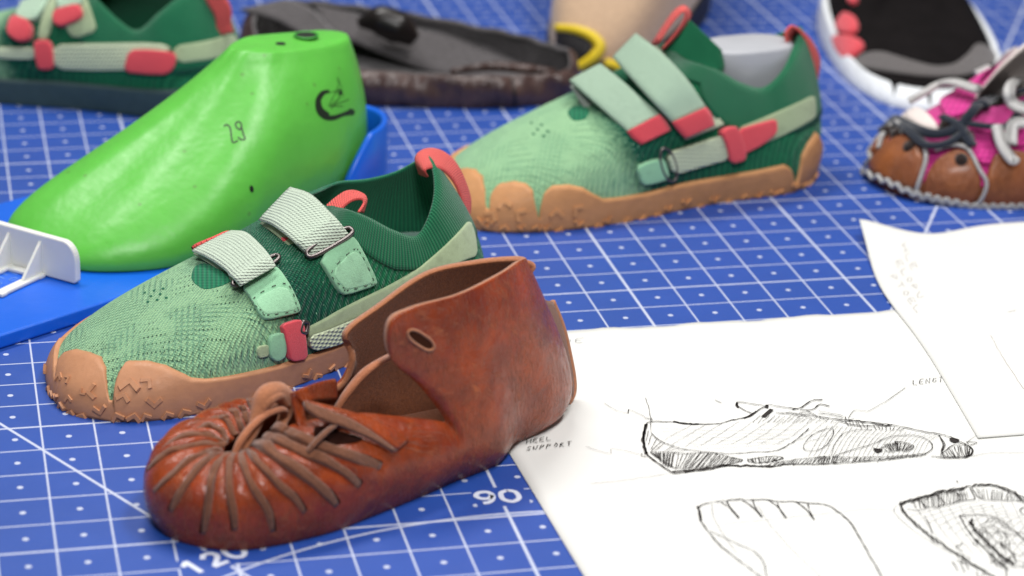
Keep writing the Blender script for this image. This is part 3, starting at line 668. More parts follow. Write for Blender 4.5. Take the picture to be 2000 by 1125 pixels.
def outsole(loft, parent, mat, ttop, thick, name='rubber_outsole', n=700):
    th = np.arange(n)/n; band = band_on(loft, name, mat, parent, th, np.zeros(n), ttop(th), .02, thick, 16, .16)
    r = np.stack([loft.at(t, 0.0, .02+thick*.5)[0][0] for t in th]); c = r.mean(0); V, F = [], []
    for f, z in ((1, None), (.96, .02), (.9, .0), (.5, .0)):
        q = c+(r-c)*f
        if z is not None: q[:, 2] = z
        V.append(q)
    V = np.concatenate(V); F = [(k*n+i, (k+1)*n+i, (k+1)*n+(i+1) % n, k*n+(i+1) % n) for k in range(3) for i in range(n)]+[tuple(3*n+i for i in range(n))]
    mesh_obj('sole_bottom', V, F, mat, band, loft.fr, local=True)
    return band
def insole(loft, parent, mat, z=1.0, f=.9):
    i = loft.nth; q = np.stack([loft.at(k/80, .12)[0][0] for k in range(80)]); c = q.mean(0); c[2] = z
    V = [c]; 
    for s_ in (.5, f): V += [c+(p-c)*s_*np.array([1, 1, 0]) for p in q]
    if z > 2: V = [np.array([p[0], p[1], 1.0+(z-1.0)*float(np.clip((p[0]-12)/5, 0, 1))]) for p in V]
    F = [(0, 1+k, 1+(k+1) % 80) for k in range(80)]+[(1+k, 81+k, 81+(k+1) % 80, 1+(k+1) % 80) for k in range(80)]
    return mesh_obj('insole', V, F, mat, parent, loft.fr, local=True)
def ttop_fn(loft, near_px, default, blend=.02):
    """top edge of the rubber: traced on the side one sees, repeated on the other side by the default"""
    H = []
    for u, v in near_px:
        h = loft.hit(u, v); t0 = h[2] if h[2] < .85 else h[2]-1; q = t0
        if loft.shear:
            for _ in range(12): q = .5*q+.5*(t0-loft.shear(q)*(h[3]-.12))
        H.append((q, h[3]))
    xs = []; last = -9
    for a, b in H:
        if a > last+.0006: xs.append((a, b)); last = a
        else: last += .0007; xs.append((last, b))
    X, Y = np.array(xs).T
    def f(th):
        th = np.where(th > .85, th-1, th) if X[0] < 0 else th
        y = np.interp(th, X, Y); d = default(np.where(th < 0, th+1, th))
        w = np.clip((th-X[-1])/blend, 0, 1)+np.clip((X[0]-th)/blend, 0, 1); w = np.clip(w, 0, 1)
        return y*(1-w)+d*w
    return f
Z5 = lambda L: [(60+.4889*x, 270+.4889*y) for x, y in L]
Z2 = lambda L: [(560+.2489*x, 280+.2489*y) for x, y in L]
Z3 = lambda L: [(860+.3912*x, .3912*y) for x, y in L]

# ------------------------------------------------------------------ front green knit shoe
GF = Frame((1.0, 3.2), 24)
GK = [[(0, 0, 0), (-.5, 0, 3.2), (9, 0, 4.1), (15.2, -.3, 7.4)], [(-.1, 1.8, 0), (-.7, 2.1, 3.0), (9, 1.6, 4.1), (15.2, .3, 7.4)],
      [(1, 3.6, 0), (.7, 4.1, 2.8), (9.4, 2.8, 4.2), (15.3, .8, 7.4)], [(2.8, 4.7, 0), (2.6, 5.2, 2.7), (10, 3.6, 4.3), (15.4, 1.2, 7.5)],
      [(5.2, 5.2, 0), (5, 5.7, 2.7), (10.6, 4.2, 4.6), (15.5, 1.5, 7.5)], [(8, 5.3, 0), (7.9, 5.7, 2.6), (11.8, 4.4, 4.9), (15.7, 1.8, 7.5)],
      [(11, 4.9, 0), (11, 5.3, 2.6), (13, 4.4, 5.0), (16, 2.1, 7.4)], [(14, 4.3, 0), (14, 4.8, 2.7), (15, 4.2, 4.8), (16.8, 2.5, 7)],
      [(17, 3.8, 0), (17, 4.5, 2.6), (17.5, 4, 4.5), (18.2, 2.8, 6.1)], [(19.8, 3.7, 0), (20, 4.4, 2.6), (19.9, 3.8, 4.2), (19.6, 2.9, 5.6)],
      [(22.3, 3.4, 0), (22.8, 4.1, 2.4), (22.2, 3.3, 4.6), (20.9, 2.4, 6.8)], [(24.3, 2.2, 0), (25, 2.7, 2.4), (24.2, 2, 4.8), (21.9, 1.2, 7.8)],
      [(25.3, 0, 0), (26.2, 0, 2.4), (25, -.2, 5.2), (22.6, -.4, 8.4)], [(24.4, -2.2, 0), (25, -2.7, 2.4), (24.4, -2.4, 4.8), (22.8, -1.7, 7.8)],
      [(22, -3.4, 0), (22.4, -4, 2.4), (22.3, -3.6, 4.6), (21.9, -2.6, 7.0)], [(19, -3.7, 0), (19, -4.4, 2.6), (19.6, -4, 4.6), (20.3, -2.9, 6.8)],
      [(15.5, -4, 0), (15.5, -4.7, 2.7), (16.5, -4.4, 5), (18.4, -2.9, 7)], [(12, -4.6, 0), (12, -5.2, 2.8), (14, -4.2, 5.0), (17, -2.4, 7)],
      [(8.5, -5, 0), (8.3, -5.5, 2.6), (12, -4, 4.8), (15.9, -1.7, 7.2)], [(5.5, -4.9, 0), (5.2, -5.3, 2.7), (10.8, -3.4, 4.4), (15.5, -1.2, 7.3)],
      [(3, -4.2, 0), (2.6, -4.6, 2.8), (9.6, -2.6, 4.2), (15.3, -.8, 7.4)], [(1, -2.6, 0), (.5, -2.9, 3.0), (9, -1.6, 4.1), (15.2, -.5, 7.4)]]
def far_rand(th):                                                                # scalloped toe caps also on the far side
    w = np.abs(np.sin(th*math.pi*26)); toe = np.clip((th-.8)/.05, 0, 1); return .2*(1-toe)+toe*(.30*np.clip(w*3, 0, 1)+.02)
def green_front():
    root = GF.empty('knit_shoe', label='green knit shoe with empty ankle, beside the brown leather shoe in front of green form', cat='shoe', group='green knit shoes')
    L = Loft(GF, GK, 264, 44)
    split = .80
    upper = L.skin('knit_upper', KNIT, root, .16, 0, 1.0, RIBIN)
    rand = Z5([(60, 830), (72, 790), (95, 765), (118, 772), (113, 850), (106, 930), (110, 958), (117, 930), (124, 880), (150, 850), (185, 842), (240, 855), (285, 873), (304, 915), (309, 985), (313, 1045), (332, 1047), (337, 985), (350, 925), (390, 888), (470, 888), (540, 905), (590, 930), (640, 955), (700, 960), (780, 950), (880, 930), (1000, 900), (1100, 868), (1200, 835), (1300, 795)])+[(720, 650), (760, 635)]
    L.shear = toe_shear; tt = ttop_fn(L, rand, far_rand, .03)
    sole = outsole(L, root, TAN, tt, .22); L.shear = None
    ex = []
    for u, v, s_, a in ((125, 735, .75, .5), (142, 742, .6, -.6), (177, 768, .9, 1.9), (141, 775, .6, .3), (256, 747, 1.2, 0), (292, 745, .8, -.7), (244, 772, .8, -.2), (300, 800-10, .9, 3.1), (163, 770, .5, 2.5)):
        h = L.hit(u, v); ex.append((h[2], h[3], s_, a))
    tread(L, 62, sole, TAN, .24, 3, ex)
    insole(L, root, mat_suede('mint_insole', (140, 182, 166), .7), 3.1, .97)
    # ribbed collar as its own layer over the top of the upper
    n = 360; th = np.arange(n)/n; L2 = Loft(GF, GK, 264, 44)
    kf = th*22; lo = np.where((kf > 7.2) & (kf < 17), .60, 1.0); lo = np.interp(th*22, [0, 6.2, 8, 10, 12, 14, 16.6, 18, 22], [.90, .9, .66, .60, .56, .6, .66, .9, .90])
    band_on(L, 'ribbed_collar', RIB, root, th, lo, np.full(n, .998), .0, .10, 10, .12, uvscale=.8)
    # dark opening between light vamp and instep
    patch(L, 'instep_gap', [(372, 548), (378, 520), (400, 512), (440, 532), (456, 548), (430, 560), (398, 567)], RIBIN, root, .0, .02, 3, 4)
    patch(L, 'red_tag', [(546, 464), (560, 461), (566, 468), (554, 474)], CORALS, root, .03, .06, 2, 3, 1)
    # little eyelet holes of the knit
    hb = Bag()
    for k in range(5):
        for j in range(3):
            if (k+j) % 2 == 0:
                c = L.hit(283+k*9+j*3, 572+j*9-k*2); X, N = c[0], c[1]; e = np.cross(N, [0, 0, 1.0]); e /= np.linalg.norm(e); f = np.cross(N, e)
                hb.add([X+N*.02+.13*(math.cos(a)*e+.6*math.sin(a)*f) for a in np.linspace(0, 6.283, 9)[:-1]], [tuple(range(8))])
    hb.build('eyelet_hole', RIBIN, upper, GF)
    # heel strip and side webbing
    patch(L, 'heel_strip', [(598, 640), (630, 624), (660, 606), (705, 583), (754, 560), (809, 529), (859, 487), (894, 452), (914, 428), (926, 460), (930, 500), (905, 508), (871, 525), (800, 572), (740, 606), (700, 628), (650, 652), (603, 668)], SUEB, root, .04, .14, 4, 6, 1)
    patch(L, 'side_webbing', [(596, 655), (640, 640), (700, 614), (770, 582), (790, 598), (740, 630), (690, 656), (650, 672), (602, 684)], WEB2, root, .22, .14, 3, 5, 1)
    patch(L, 'suede_tab', Z5([(945, 790), (985, 775), (1015, 780), (1012, 870), (975, 892), (945, 870)]), SUEG, root, .1, .16, 3, 4, 1)
    patch(L, 'suede_tab', Z5([(900, 832), (950, 822), (950, 870), (905, 880)]), SUEB, root, .04, .1, 2, 4, 1)
    patch(L, 'strap_keeper', Z5([(992, 745), (1060, 720), (1078, 740), (1085, 800), (1092, 875), (1022, 888), (1010, 830), (1000, 780)]), CORALS, root, .24, .14, 3, 4, 1)
    def ring(p0, p1, k=.27, lift=.30, lift1=None):
        h0, h1 = L.hit(*p0), L.hit(*p1); A, B = h0[0]+h0[1]*lift, h1[0]+h1[1]*(lift1 or lift); c = (A+B)/2; a1 = (B-A)/2; N = h0[1]+h1[1]; N /= np.linalg.norm(N)
        a2 = np.cross(N, a1); a2 *= k/np.linalg.norm(a2); b = Bag()
        sup = lambda t: (np.sign(math.cos(t))*abs(math.cos(t))**.6, np.sign(math.sin(t))*abs(math.sin(t))**.6)
        tube(b, [c+sup(t)[0]*a1+sup(t)[1]*a2 for t in np.linspace(0, 2*math.pi, 17)[:-1]], .115, 8, True, 64); b.build('metal_ring', METAL, root, GF)
    # suede tabs of the two instep straps
    for poly in ([(841, 596), (965, 515), (1000, 532), (1040, 600), (1075, 682), (1062, 700), (935, 731), (912, 712), (880, 650)], [(1146, 486), (1265, 392), (1292, 402), (1335, 480), (1378, 572), (1366, 590), (1250, 628), (1222, 612), (1185, 550)]):
        patch(L, 'suede_tab', Z5(poly), SUEG, root, .10, .16, 4, 4, 1)
        c = np.mean(poly, 0); q = np.array(poly, float); low = q[np.argsort(q[:, 1])][-5:]
    for poly in ([(892, 655), (1015, 592), (1052, 672), (1048, 690), (938, 712), (920, 700)], [(1190, 540), (1275, 450), (1310, 470), (1358, 572), (1345, 582), (1250, 606), (1236, 596)]):
        q = catmull([np.array(p, float) for p in Z5(poly)], 60, True); b = Bag()
        ov = patch(L, 'suede_overlay', Z5(poly), SUEG2, root, .22, .07, 3, 4, 1)
        for k in range(0, 60, 3):
            A, B = L.hit(*q[k]), L.hit(*q[(k+1) % 60]); tube(b, [A[0]+A[1]*.28, (A[0]+B[0])/2+A[1]*.31, B[0]+B[1]*.28], .028, 5, n=4)
        b.build('stitching', STITCH, ov, GF)
    ring((458, 566), (546, 508)); ring((600, 505), (682, 452))
    ring((584, 648), (590, 628), .2)
    def strap(name, Lz, Rz, bL, bR, mat, th=.16, n=30, **k):
        Lw = [GF.w(GF.px(*p, b)) for p, b in zip(Z5(Lz), bL)]; Rw = [GF.w(GF.px(*p, b)) for p, b in zip(Z5(Rz), bR)]
        return strip(name, Lw, Rw, mat, root, GF, th, n, 8)
    w1 = strap('strap_webbing', [(645, 450), (705, 478), (770, 522), (808, 560), (832, 586)], [(800, 370), (862, 378), (920, 428), (955, 470), (978, 508)], [-1.8, -.6, 1.0, 2.2, 3.0], [-2.0, -.6, 1.0, 2.2, 2.9], WEB)
    strap('strap_fold', [(790, 545), (812, 562), (838, 592)], [(930, 455), (950, 478), (980, 512)], [2.3, 2.9, 3.25], [2.2, 2.8, 3.15], WEB, .2, 16)
    strap('strap_lining', [(650, 462), (700, 492), (770, 540), (815, 585)], [(800, 378), (862, 386), (918, 436), (960, 490)], [-2.1, -.9, .7, 2.2], [-2.2, -.9, .7, 2.2], SUEB, .12)
    w2 = strap('strap_webbing', [(912, 328), (965, 348), (1035, 400), (1075, 440), (1112, 476)], [(1038, 196), (1120, 225), (1200, 300), (1235, 338), (1264, 376)], [-1.4, .2, 1.9, 2.6, 3.0], [-1.5, .3, 1.9, 2.6, 2.9], WEB)
    strap('strap_fold', [(1060, 420), (1090, 448), (1118, 482)], [(1215, 315), (1240, 345), (1268, 382)], [2.6, 3.0, 3.2], [2.6, 2.9, 3.1], WEB, .2, 16)
    strap('strap_lining', [(915, 345), (960, 372), (1030, 430), (1095, 490)], [(1040, 206), (1118, 236), (1198, 310), (1250, 372)], [-1.7, -.1, 1.6, 2.7], [-1.8, 0, 1.6, 2.6], SUEB, .12)
    strap('strap_tip', [(642, 440), (655, 430), (668, 455)], [(790, 372), (798, 376), (805, 385)], [-2.2, -2.3, -2.3], [-2.2, -2.3, -2.3], CORAL, .2, 10)
    # pull tabs: one on the tongue, one at the heel
    def P(z, b): return GF.w(GF.px(*Z2([z])[0], b))
    strip('pull_tab', [P((400, 555), .6), P((460, 490), .4), P((520, 450), .3), P((590, 440), .4), P((600, 480), .8), P((560, 540), 1.1)],
          [P((300, 500), -.5), P((380, 430), -.6), P((470, 375), -.6), P((560, 380), -.5), P((625, 430), .1), P((600, 545), .6)], CORAL, root, GF, .16, 30)
    strip('heel_pull_tab', [P((1110, 265), .4), P((1085, 215), .6), P((1130, 195), .5), P((1230, 215), .3), P((1320, 320), .2), P((1375, 460), .2), P((1400, 560), .3), P((1430, 640), .4)],
          [P((1040, 235), -.9), P((1012, 110), -1.2), P((1090, 45), -1.3), P((1215, 60), -1.3), P((1330, 160), -1.1), P((1415, 340), -1.0), P((1442, 470), -.9), P((1420, 600), -.8)], CORAL, root, GF, .18, 40)
    return L
GL = green_front()

# ------------------------------------------------------------------ brown leather shoe
BF = Frame((3.6, -10.6), 19.5)
BK = [[(.7, .6, 0), (-.8, .5, 2.8), (1.6, .9, 4.3), (3.9, 1.1, 2.9)], [(.8, 2.4, 0), (-.5, 2.6, 2.8), (2.1, 2.0, 4.3), (4.3, 1.3, 2.8)],
      [(1.9, 4, 0), (1.3, 4.6, 2.9), (3.0, 3.1, 4.3), (4.7, 1.4, 2.8)], [(3.3, 4.8, 0), (3, 5.6, 2.9), (4.2, 3.9, 4.3), (5.2, 1.4, 3.0)],
      [(5.2, 5.1, 0), (5.2, 6, 2.8), (5.8, 4.3, 4.4), (5.9, 1.5, 3.5)], [(7.4, 5.1, 0), (7.5, 6, 2.6), (7.8, 4.4, 4.3), (7.2, 1.9, 4.1)],
      [(9.4, 4.7, 0), (9.5, 5.6, 2.5), (10, 4.4, 4), (9.8, 2.6, 4.3)], [(11.3, 4.3, 0), (11.4, 5.2, 2.2), (11.8, 4.2, 3.6), (11.6, 2.9, 3.9)],
      [(13, 3.9, 0), (13.3, 4.8, 1.6), (13.6, 4.2, 2.8), (13.4, 3.2, 3.4)], [(14.4, 3.5, 0), (14.9, 4.4, 1.2), (14.9, 4.1, 2.4), (14.1, 3.3, 3.3)],
      [(15.6, 3.3, 0), (16.2, 4.3, 1.8), (14.8, 3.9, 3.6), (12.9, 3.1, 5.1)], [(16.6, 3.1, 0), (17.4, 4.2, 2.4), (14.6, 3.6, 4.8), (11.3, 3.1, 6.9)],
      [(17.4, 2.9, 0), (18, 4, 2.4), (15, 3.5, 6), (11.2, 3.1, 8.6)], [(18.2, 2.4, .15), (18.7, 3.5, 2.6), (16, 3.3, 6.5), (12.4, 3, 9.1)],
      [(19.2, 1.7, .3), (20.0, 2.7, 2.1), (17.4, 2.8, 6.5), (15.2, 2.6, 9.1)], [(21.0, 1.2, .3), (22.2, 1.9, 1.6), (19.8, 1.8, 6.4), (18, 1.6, 9.2)],
      [(22.5, .5, .35), (23.7, .7, 1.3), (21.8, .3, 6), (20, .2, 9)], [(23.1, -.6, .35), (24.5, -.5, 1.3), (22.4, -.8, 6), (21, -.8, 8.6)],
      [(21.9, -2.2, .2), (23.1, -2.5, 1.6), (22, -2.2, 6), (20.9, -1.7, 8.4)], [(20, -3.1, 0), (20.4, -3.6, 2.6), (20.2, -3.4, 6), (19.6, -3, 8)],
      [(17.8, -3.3, 0), (18, -3.9, 2.6), (17.5, -3.8, 5.5), (17, -3.5, 7.7)], [(16, -3.4, 0), (16, -4, 2.4), (15, -3.8, 4.5), (14.3, -3.4, 6.6)],
      [(14.5, -3.5, 0), (14.5, -4.1, 1.8), (13.8, -3.7, 4), (12.3, -3.2, 5.6)], [(13, -3.6, 0), (13, -4.2, 1.4), (13, -3.8, 3), (12.6, -3.1, 4.2)],
      [(11.2, -3.8, 0), (11.2, -4.3, 1.4), (11.6, -3.8, 2.6), (12, -3, 3)], [(9, -3.9, 0), (9, -4.5, 1.8), (9.4, -3.8, 3), (9.8, -2.6, 3.3)],
      [(6.8, -3.8, 0), (6.4, -4.4, 2.4), (7.0, -3.0, 4.1), (7.2, -1.1, 3.6)], [(4.6, -3.4, 0), (4.2, -3.9, 2.6), (4.8, -2.2, 4.6), (5.8, -.4, 3.2)],
      [(2.6, -2.4, 0), (1.5, -2.7, 2.8), (3.0, -1.3, 4.6), (4.8, .1, 3.0)], [(1.5, -1, 0), (-.1, -1.1, 2.8), (2.0, -.2, 4.5), (4.1, .6, 2.9)]]
ZB = lambda L: [(260+.3377*x, 700+.3377*y) for x, y in L]
ZH = lambda L: [(640+.3556*x, 480+.3556*y) for x, y in L]
RIBS = [[(410, 1010), (430, 900), (445, 780), (460, 680), (500, 580)], [(592, 990), (580, 880), (555, 760), (550, 660), (565, 580)], [(805, 1000), (780, 880), (700, 760), (650, 650), (625, 570)],
        [(990, 890), (930, 800), (850, 740), (760, 650), (700, 600), (665, 550)], [(1175, 850), (1120, 780), (1000, 690), (850, 600), (710, 510)], [(1310, 738), (1230, 665), (1080, 590), (900, 520), (750, 455)],
        [(1430, 625), (1330, 590), (1150, 545), (1000, 500), (880, 450), (800, 410)], [(225, 880), (270, 790), (330, 700), (400, 620), (490, 560)], [(120, 770), (220, 680), (330, 590), (450, 545), (500, 540)],
        [(80, 640), (200, 545), (350, 505), (480, 500)], [(150, 520), (270, 470), (400, 445), (480, 470), (510, 530)], [(330, 410), (450, 402), (510, 440), (540, 540)], [(440, 335), (530, 345), (570, 420), (590, 520)],
        [(560, 280), (600, 340), (620, 440)], [(610, 265), (650, 330), (665, 400)], [(670, 225), (690, 290), (705, 340)]]
def brown_shoe():
    root = BF.empty('leather_shoe', label='reddish brown leather shoe with gathered strips over the toe and a tall open ankle', cat='shoe')
    L = Loft(BF, BK, 420, 60)
    lines = []
    for r in RIBS:
        Q = ZB(r); Q = resample(catmull(np.array(Q, float), 24), 14); q = []
        for p in Q:
            h = L.hit(*p); a = h[2] if h[2] < .6 else h[2]-1
            if h[1]@(CAM-h[0]) < 0 or (q and (h[3] < q[-1][1]-.02 or abs(a-q[-1][0]) > .035)): continue
            q.append((a, max(h[3], q[-1][1]+.004 if q else 0)))
        q = q[:1]+[x for x in q[1:] if x[1] < .985]
        if len(q) > 3: q.append((q[-1][0]+(q[-1][0]-q[-4][0])/max(.02, q[-1][1]-q[-4][1])*(.985-q[-1][1])*.5, .985))
        lines.append(q)
    far = [[(-.025, .55), (-.02, .8), (-.015, .97)]]
    lines = [l for l in lines if len(l) > 2]
    lines.sort(key=lambda l: np.mean([a for a, b in l[-2:]]))
    def disp(s):
        th = np.arange(s.nth)/s.nth; th = np.where(th > .7, th-1, th); T = s.T
        D = np.zeros((s.nth, s.nt))
        X = []
        for l in lines:
            t = np.array([b for a, b in l]); a = np.array([a for a, b in l]); o = np.argsort(t); X.append(np.interp(T, t[o], a[o]))
        X = np.sort(np.array(X), 0); X[1:] = np.maximum(X[1:], X[:-1]+.004)                                             # lines x nt
        st = .22
        for j, t in enumerate(T):
            x = X[:, j]; w = np.clip((t-st)/.45, 0, 1)**1.0
            k = np.searchsorted(x, th)-1; ok = (k >= 0) & (k < len(x)-1); kk = np.clip(k, 0, len(x)-2)
            f = (th-x[kk])/np.maximum(x[kk+1]-x[kk], 1e-4); D[:, j] = np.where(ok, .40*w*(np.abs(np.sin(math.pi*np.clip(f, 0, 1)))**.7-.6), 0)
        D += .05*np.sin(th*37)[:, None]*np.sin(T*6)[None, :]
        return D
    L0 = Loft(BF, BK, 420, 60); L.disp = disp; L.refresh()
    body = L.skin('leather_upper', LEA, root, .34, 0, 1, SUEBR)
    body.data.materials.append(EDGE); body.modifiers['thick'].material_offset_rim = 2
    # underside
    L.base('sole_bottom', LEA, root, 0, .02)
    insole(L, root, SUEBR, .45, .92)
    # rough cut strips that stand up between the lobes
    mid = [np.mean([a for a, b in l[-2:]]) for l in lines]
    for l, mm in zip(lines, mid):
        q = resample(catmull(np.array(l), 60), 44); n = len(q); b = Bag(); V, F, uv = [], [], []
        big = 1.0 if .10 < mm < .30 else 0.0; sidew = .145+.085*big
        P, N = L.at(q[:, 0], q[:, 1], 0.0); P0, N = BF.w(P), BF.w(N)-BF.w(np.zeros((1, 3)))
        for _ in range(3): P0[1:-1] = (P0[:-2]+2*P0[1:-1]+P0[2:])/4; N[1:-1] = (N[:-2]+2*N[1:-1]+N[2:])/4
        P = P0; N /= np.linalg.norm(N, axis=1)[:, None]
        T = np.gradient(P, axis=0); T /= np.linalg.norm(T, axis=1)[:, None]+1e-9; Wd = np.cross(T, N); Wd /= np.linalg.norm(Wd, axis=1)[:, None]+1e-9
        ph = random.uniform(0, 6); jit = catmull(RNG.normal(0, 1, (9, 3)), n)
        for i in range(n):
            f = i/(n-1); w = sidew*(.55+.6*min(1, f*5)**.7)*(1-.15*f)*(1+.12*jit[i, 0]); h = (.06+(.26+.12*big)*min(1, f*2.2))*(1+.12*jit[i, 1])
            lean = (.10*big+.03*jit[i, 2])*min(1, f*2)
            for sx, hz in ((-1.15, -.25), (-1.0, h*.8), (-.88, h*.97), (-.3, h*.94), (.3, h), (.86, h*.98), (1.0, h*.82), (1.15, -.25)):
                V.append(P[i]+Wd[i]*(sx*w+lean*max(0, hz)*2)+N[i]*hz); uv.append((i*.1, sx))
        for i in range(n-1):
            for k in range(7): F.append((i*8+k, i*8+k+1, (i+1)*8+k+1, (i+1)*8+k))
        F += [tuple(range(8)), tuple((n-1)*8+k for k in range(8))[::-1]]
        b.add(V, F, uv); o = b.build('gathered_strip', RIBE, root, BF)
        bm = bmesh.new(); bm.from_mesh(o.data); bmesh.ops.recalc_face_normals(bm, faces=bm.faces); bm.to_mesh(o.data); bm.free()
    dkm = M('gap_shade'); dkm = dkm.set(lin((40, 18, 12)), .9, .1)  # dark colour standing for the shade inside slits and openings
    for l, mm in zip(lines, mid):
        if not (.02 < mm < .31): continue
        q = resample(catmull(np.array(l), 60), 40); n = len(q); P, N = L.at(q[:, 0], q[:, 1], .05); P, N = BF.w(P), BF.w(N)-BF.w(np.zeros((1, 3)))
        T = np.gradient(P, axis=0); T /= np.linalg.norm(T, axis=1)[:, None]+1e-9; Wd = np.cross(T, N); Wd /= np.linalg.norm(Wd, axis=1)[:, None]+1e-9
        if (Wd[n//2]@(CAM-P[n//2])) < 0: Wd = -Wd
        Wd = Wd if mm > .16 else -Wd
        wv = (.16+(.20 if mm > .10 else .08)*np.sin(math.pi*np.linspace(.12, .93, n))**.8)[:, None]
        V = np.concatenate([P, P+Wd*wv]); b = Bag(); b.add(V, [(i, i+1, n+i+1, n+i) for i in range(n-1)]); b.build('slit_shade', dkm, body, BF)  # flat dark ribbon beside the strip, painted shade of the slit
    patch(L, 'opening_shade', ZB([(1040, 395), (1120, 400), (1220, 430), (1340, 462), (1290, 490), (1180, 500), (1100, 515), (1050, 480)]), dkm, body, .02, .03, 2, 4, 2)  # dark patch over uncut leather, painted shade of the opening under the loop
    # thong through the gathers, knot and ends
    def px(p, b): return BF.w(BF.px(*p, b))
    b = Bag(); pts = [px(p, bb) for p, bb in zip(ZB([(585, 555), (620, 480), (680, 400), (760, 330), (830, 300), (872, 300), (868, 340)]), [1.5, 1.4, 1.2, .9, .6, .3, .0])]
    tube(b, pts, [.16, .2, .2, .19, .2, .2, .16], 8, n=40, flat=.8)
    b.build('leather_thong', THONG, root, BF)
    b = Bag(); tube(b, [px(p, bb) for p, bb in zip(ZB([(610, 560), (660, 480), (700, 400), (730, 300), (760, 220), (830, 195), (890, 240), (880, 320), (860, 380), (875, 430)]), [1.2, 1.0, .8, .5, .3, .0, -.2, -.2, .1, .5])], [.2, .26, .3, .42, .46, .5, .46, .34, .26, .2], 10, n=60)
    tube(b, [px(p, bb) for p, bb in zip(ZB([(745, 290), (790, 240), (850, 215), (895, 270)]), [.7, .6, .3, .1])], [.2, .26, .26, .18], 8, n=24)
    b.build('thong_knot', EDGE, root, BF)
    b = Bag(); tube(b, [px(p, bb) for p, bb in zip(ZB([(1010, 540), (1050, 490), (1110, 430), (1160, 390), (1250, 320)]), [4.2, 4.2, 4.0, 3.7, 2.6])], .2, 8, n=24, flat=.5); b.build('leather_thong', RIBE, root, BF)
    b = Bag(); tube(b, [px(p, bb) for p, bb in zip([(655, 802), (680, 765), (712, 728), (745, 705), (775, 690)], [-1.0, -.9, -.9, -.8, .5])], [.24, .3, .32, .26, .2], 8, n=24, flat=.55); b.build('leather_thong', THONG, root, BF)
    # upright lacing loops at the instep
    def sheetpx(name, Lz, Rz, bL, bR, th=.22, mat=LEA, f=ZB, n=24):
        A = [px(p, q) for p, q in zip(f(Lz), bL)]; B = [px(p, q) for p, q in zip(f(Rz), bR)]
        return strip(name, A, B, mat, root, BF, th, n, 8)
    sheetpx('lacing_loop', [(915, 205), (940, 330), (960, 420), (1000, 480), (1060, 520)], [(975, 250), (990, 330), (1010, 390), (1035, 440), (1075, 470)], [1.5, 1.9, 2.3, 2.8, 3.1], [1.3, 1.7, 2.2, 2.6, 3.0])
    sheetpx('lacing_loop', [(915, 200), (990, 165), (1080, 135), (1165, 118)], [(980, 262), (1040, 245), (1110, 240), (1175, 235)], [1.6, .8, -.4, -1.4], [1.6, .8, -.4, -1.4], .2)
    sheetpx('lacing_loop', [(985, 250), (1100, 290), (1250, 350), (1400, 440), (1525, 535)], [(1000, 295), (1080, 350), (1220, 400), (1380, 470), (1500, 540)], [2.7, 3.1, 3.7, 4.3, 4.7], [3.1, 3.5, 4.0, 4.5, 4.8], .2, RIBE)
    sheetpx('lacing_loop', [(985, 250), (1100, 290), (1250, 350), (1400, 440), (1525, 530)], [(1190, 300), (1300, 330), (1400, 360), (1500, 410), (1590, 480)], [2.5, 2.9, 3.5, 4.1, 4.5], [2.3, 2.7, 3.2, 3.7, 4.1], .24, LEA)
    # slot in the near flap, hole in the far flap
    slot = BF.w(BF.px(*ZH([(505, 515)])[0], 3.5)); 
    h0, h1 = L.hit(*ZH([(440, 470)])[0]), L.hit(*ZH([(578, 562)])[0])
    b = Bag(); N = h0[1]; d = h1[0]-h0[0]; e2 = np.cross(N, d); e2 /= np.linalg.norm(e2); ring = []
    for k in range(24):
        a = 2*math.pi*k/24; c = (h0[0]+h1[0])/2; ring.append(c+d*(.5*np.sign(math.cos(a))*abs(math.cos(a))**.7)+e2*.27*math.sin(a)+N*.045)
    tube(b, ring, .1, 6, True, 60, .7); b.build('slot_rim', EDGE, body, BF)
    dk = M('deep_hole'); dk = dk.set(lin((66, 36, 22)), .95, .1)
    b = Bag(); b.add([r+N*(.02-.045) for r in ring], [tuple(range(24))]); b.build('lacing_slot', dk, body, BF)
    # stitched tab up the heel
    pl = [px(p, q) for p, q in zip([(1052, 585), (1064, 640), (1080, 700), (1092, 745), (1098, 772), (1098, 785)], [-.9, -.8, -.7, -.7, -.6, -.5])]
    pr = [px(p, q) for p, q in zip([(1078, 590), (1098, 640), (1112, 700), (1119, 742), (1118, 768), (1108, 788)], [-1.8, -1.8, -1.7, -1.6, -1.4, -1.2])]
    ht = strip('heel_tab', pl, pr, SUEBR, root, BF, .3, 30, 8)
    b = Bag(); tube(b, pr, .2, 7, n=50); b.build('tab_edge', EDGE, ht, BF)
    b = Bag(); tube(b, [px(p, -.6) for p in [(1103, 742), (1112, 748), (1108, 760), (1100, 768), (1110, 776), (1106, 786)]], [.14, .2, .14, .16, .2, .14], 7, n=24); b.build('stitch_knot', EDGE, root, BF)
    b = Bag(); tube(b, [px(p, -.9) for p in [(1030, 512), (1040, 520), (1034, 530), (1028, 534)]], [.12, .18, .16, .1], 7, n=20); b.build('stitch_knot', THONG, root, BF)
    return L
BL = brown_shoe()

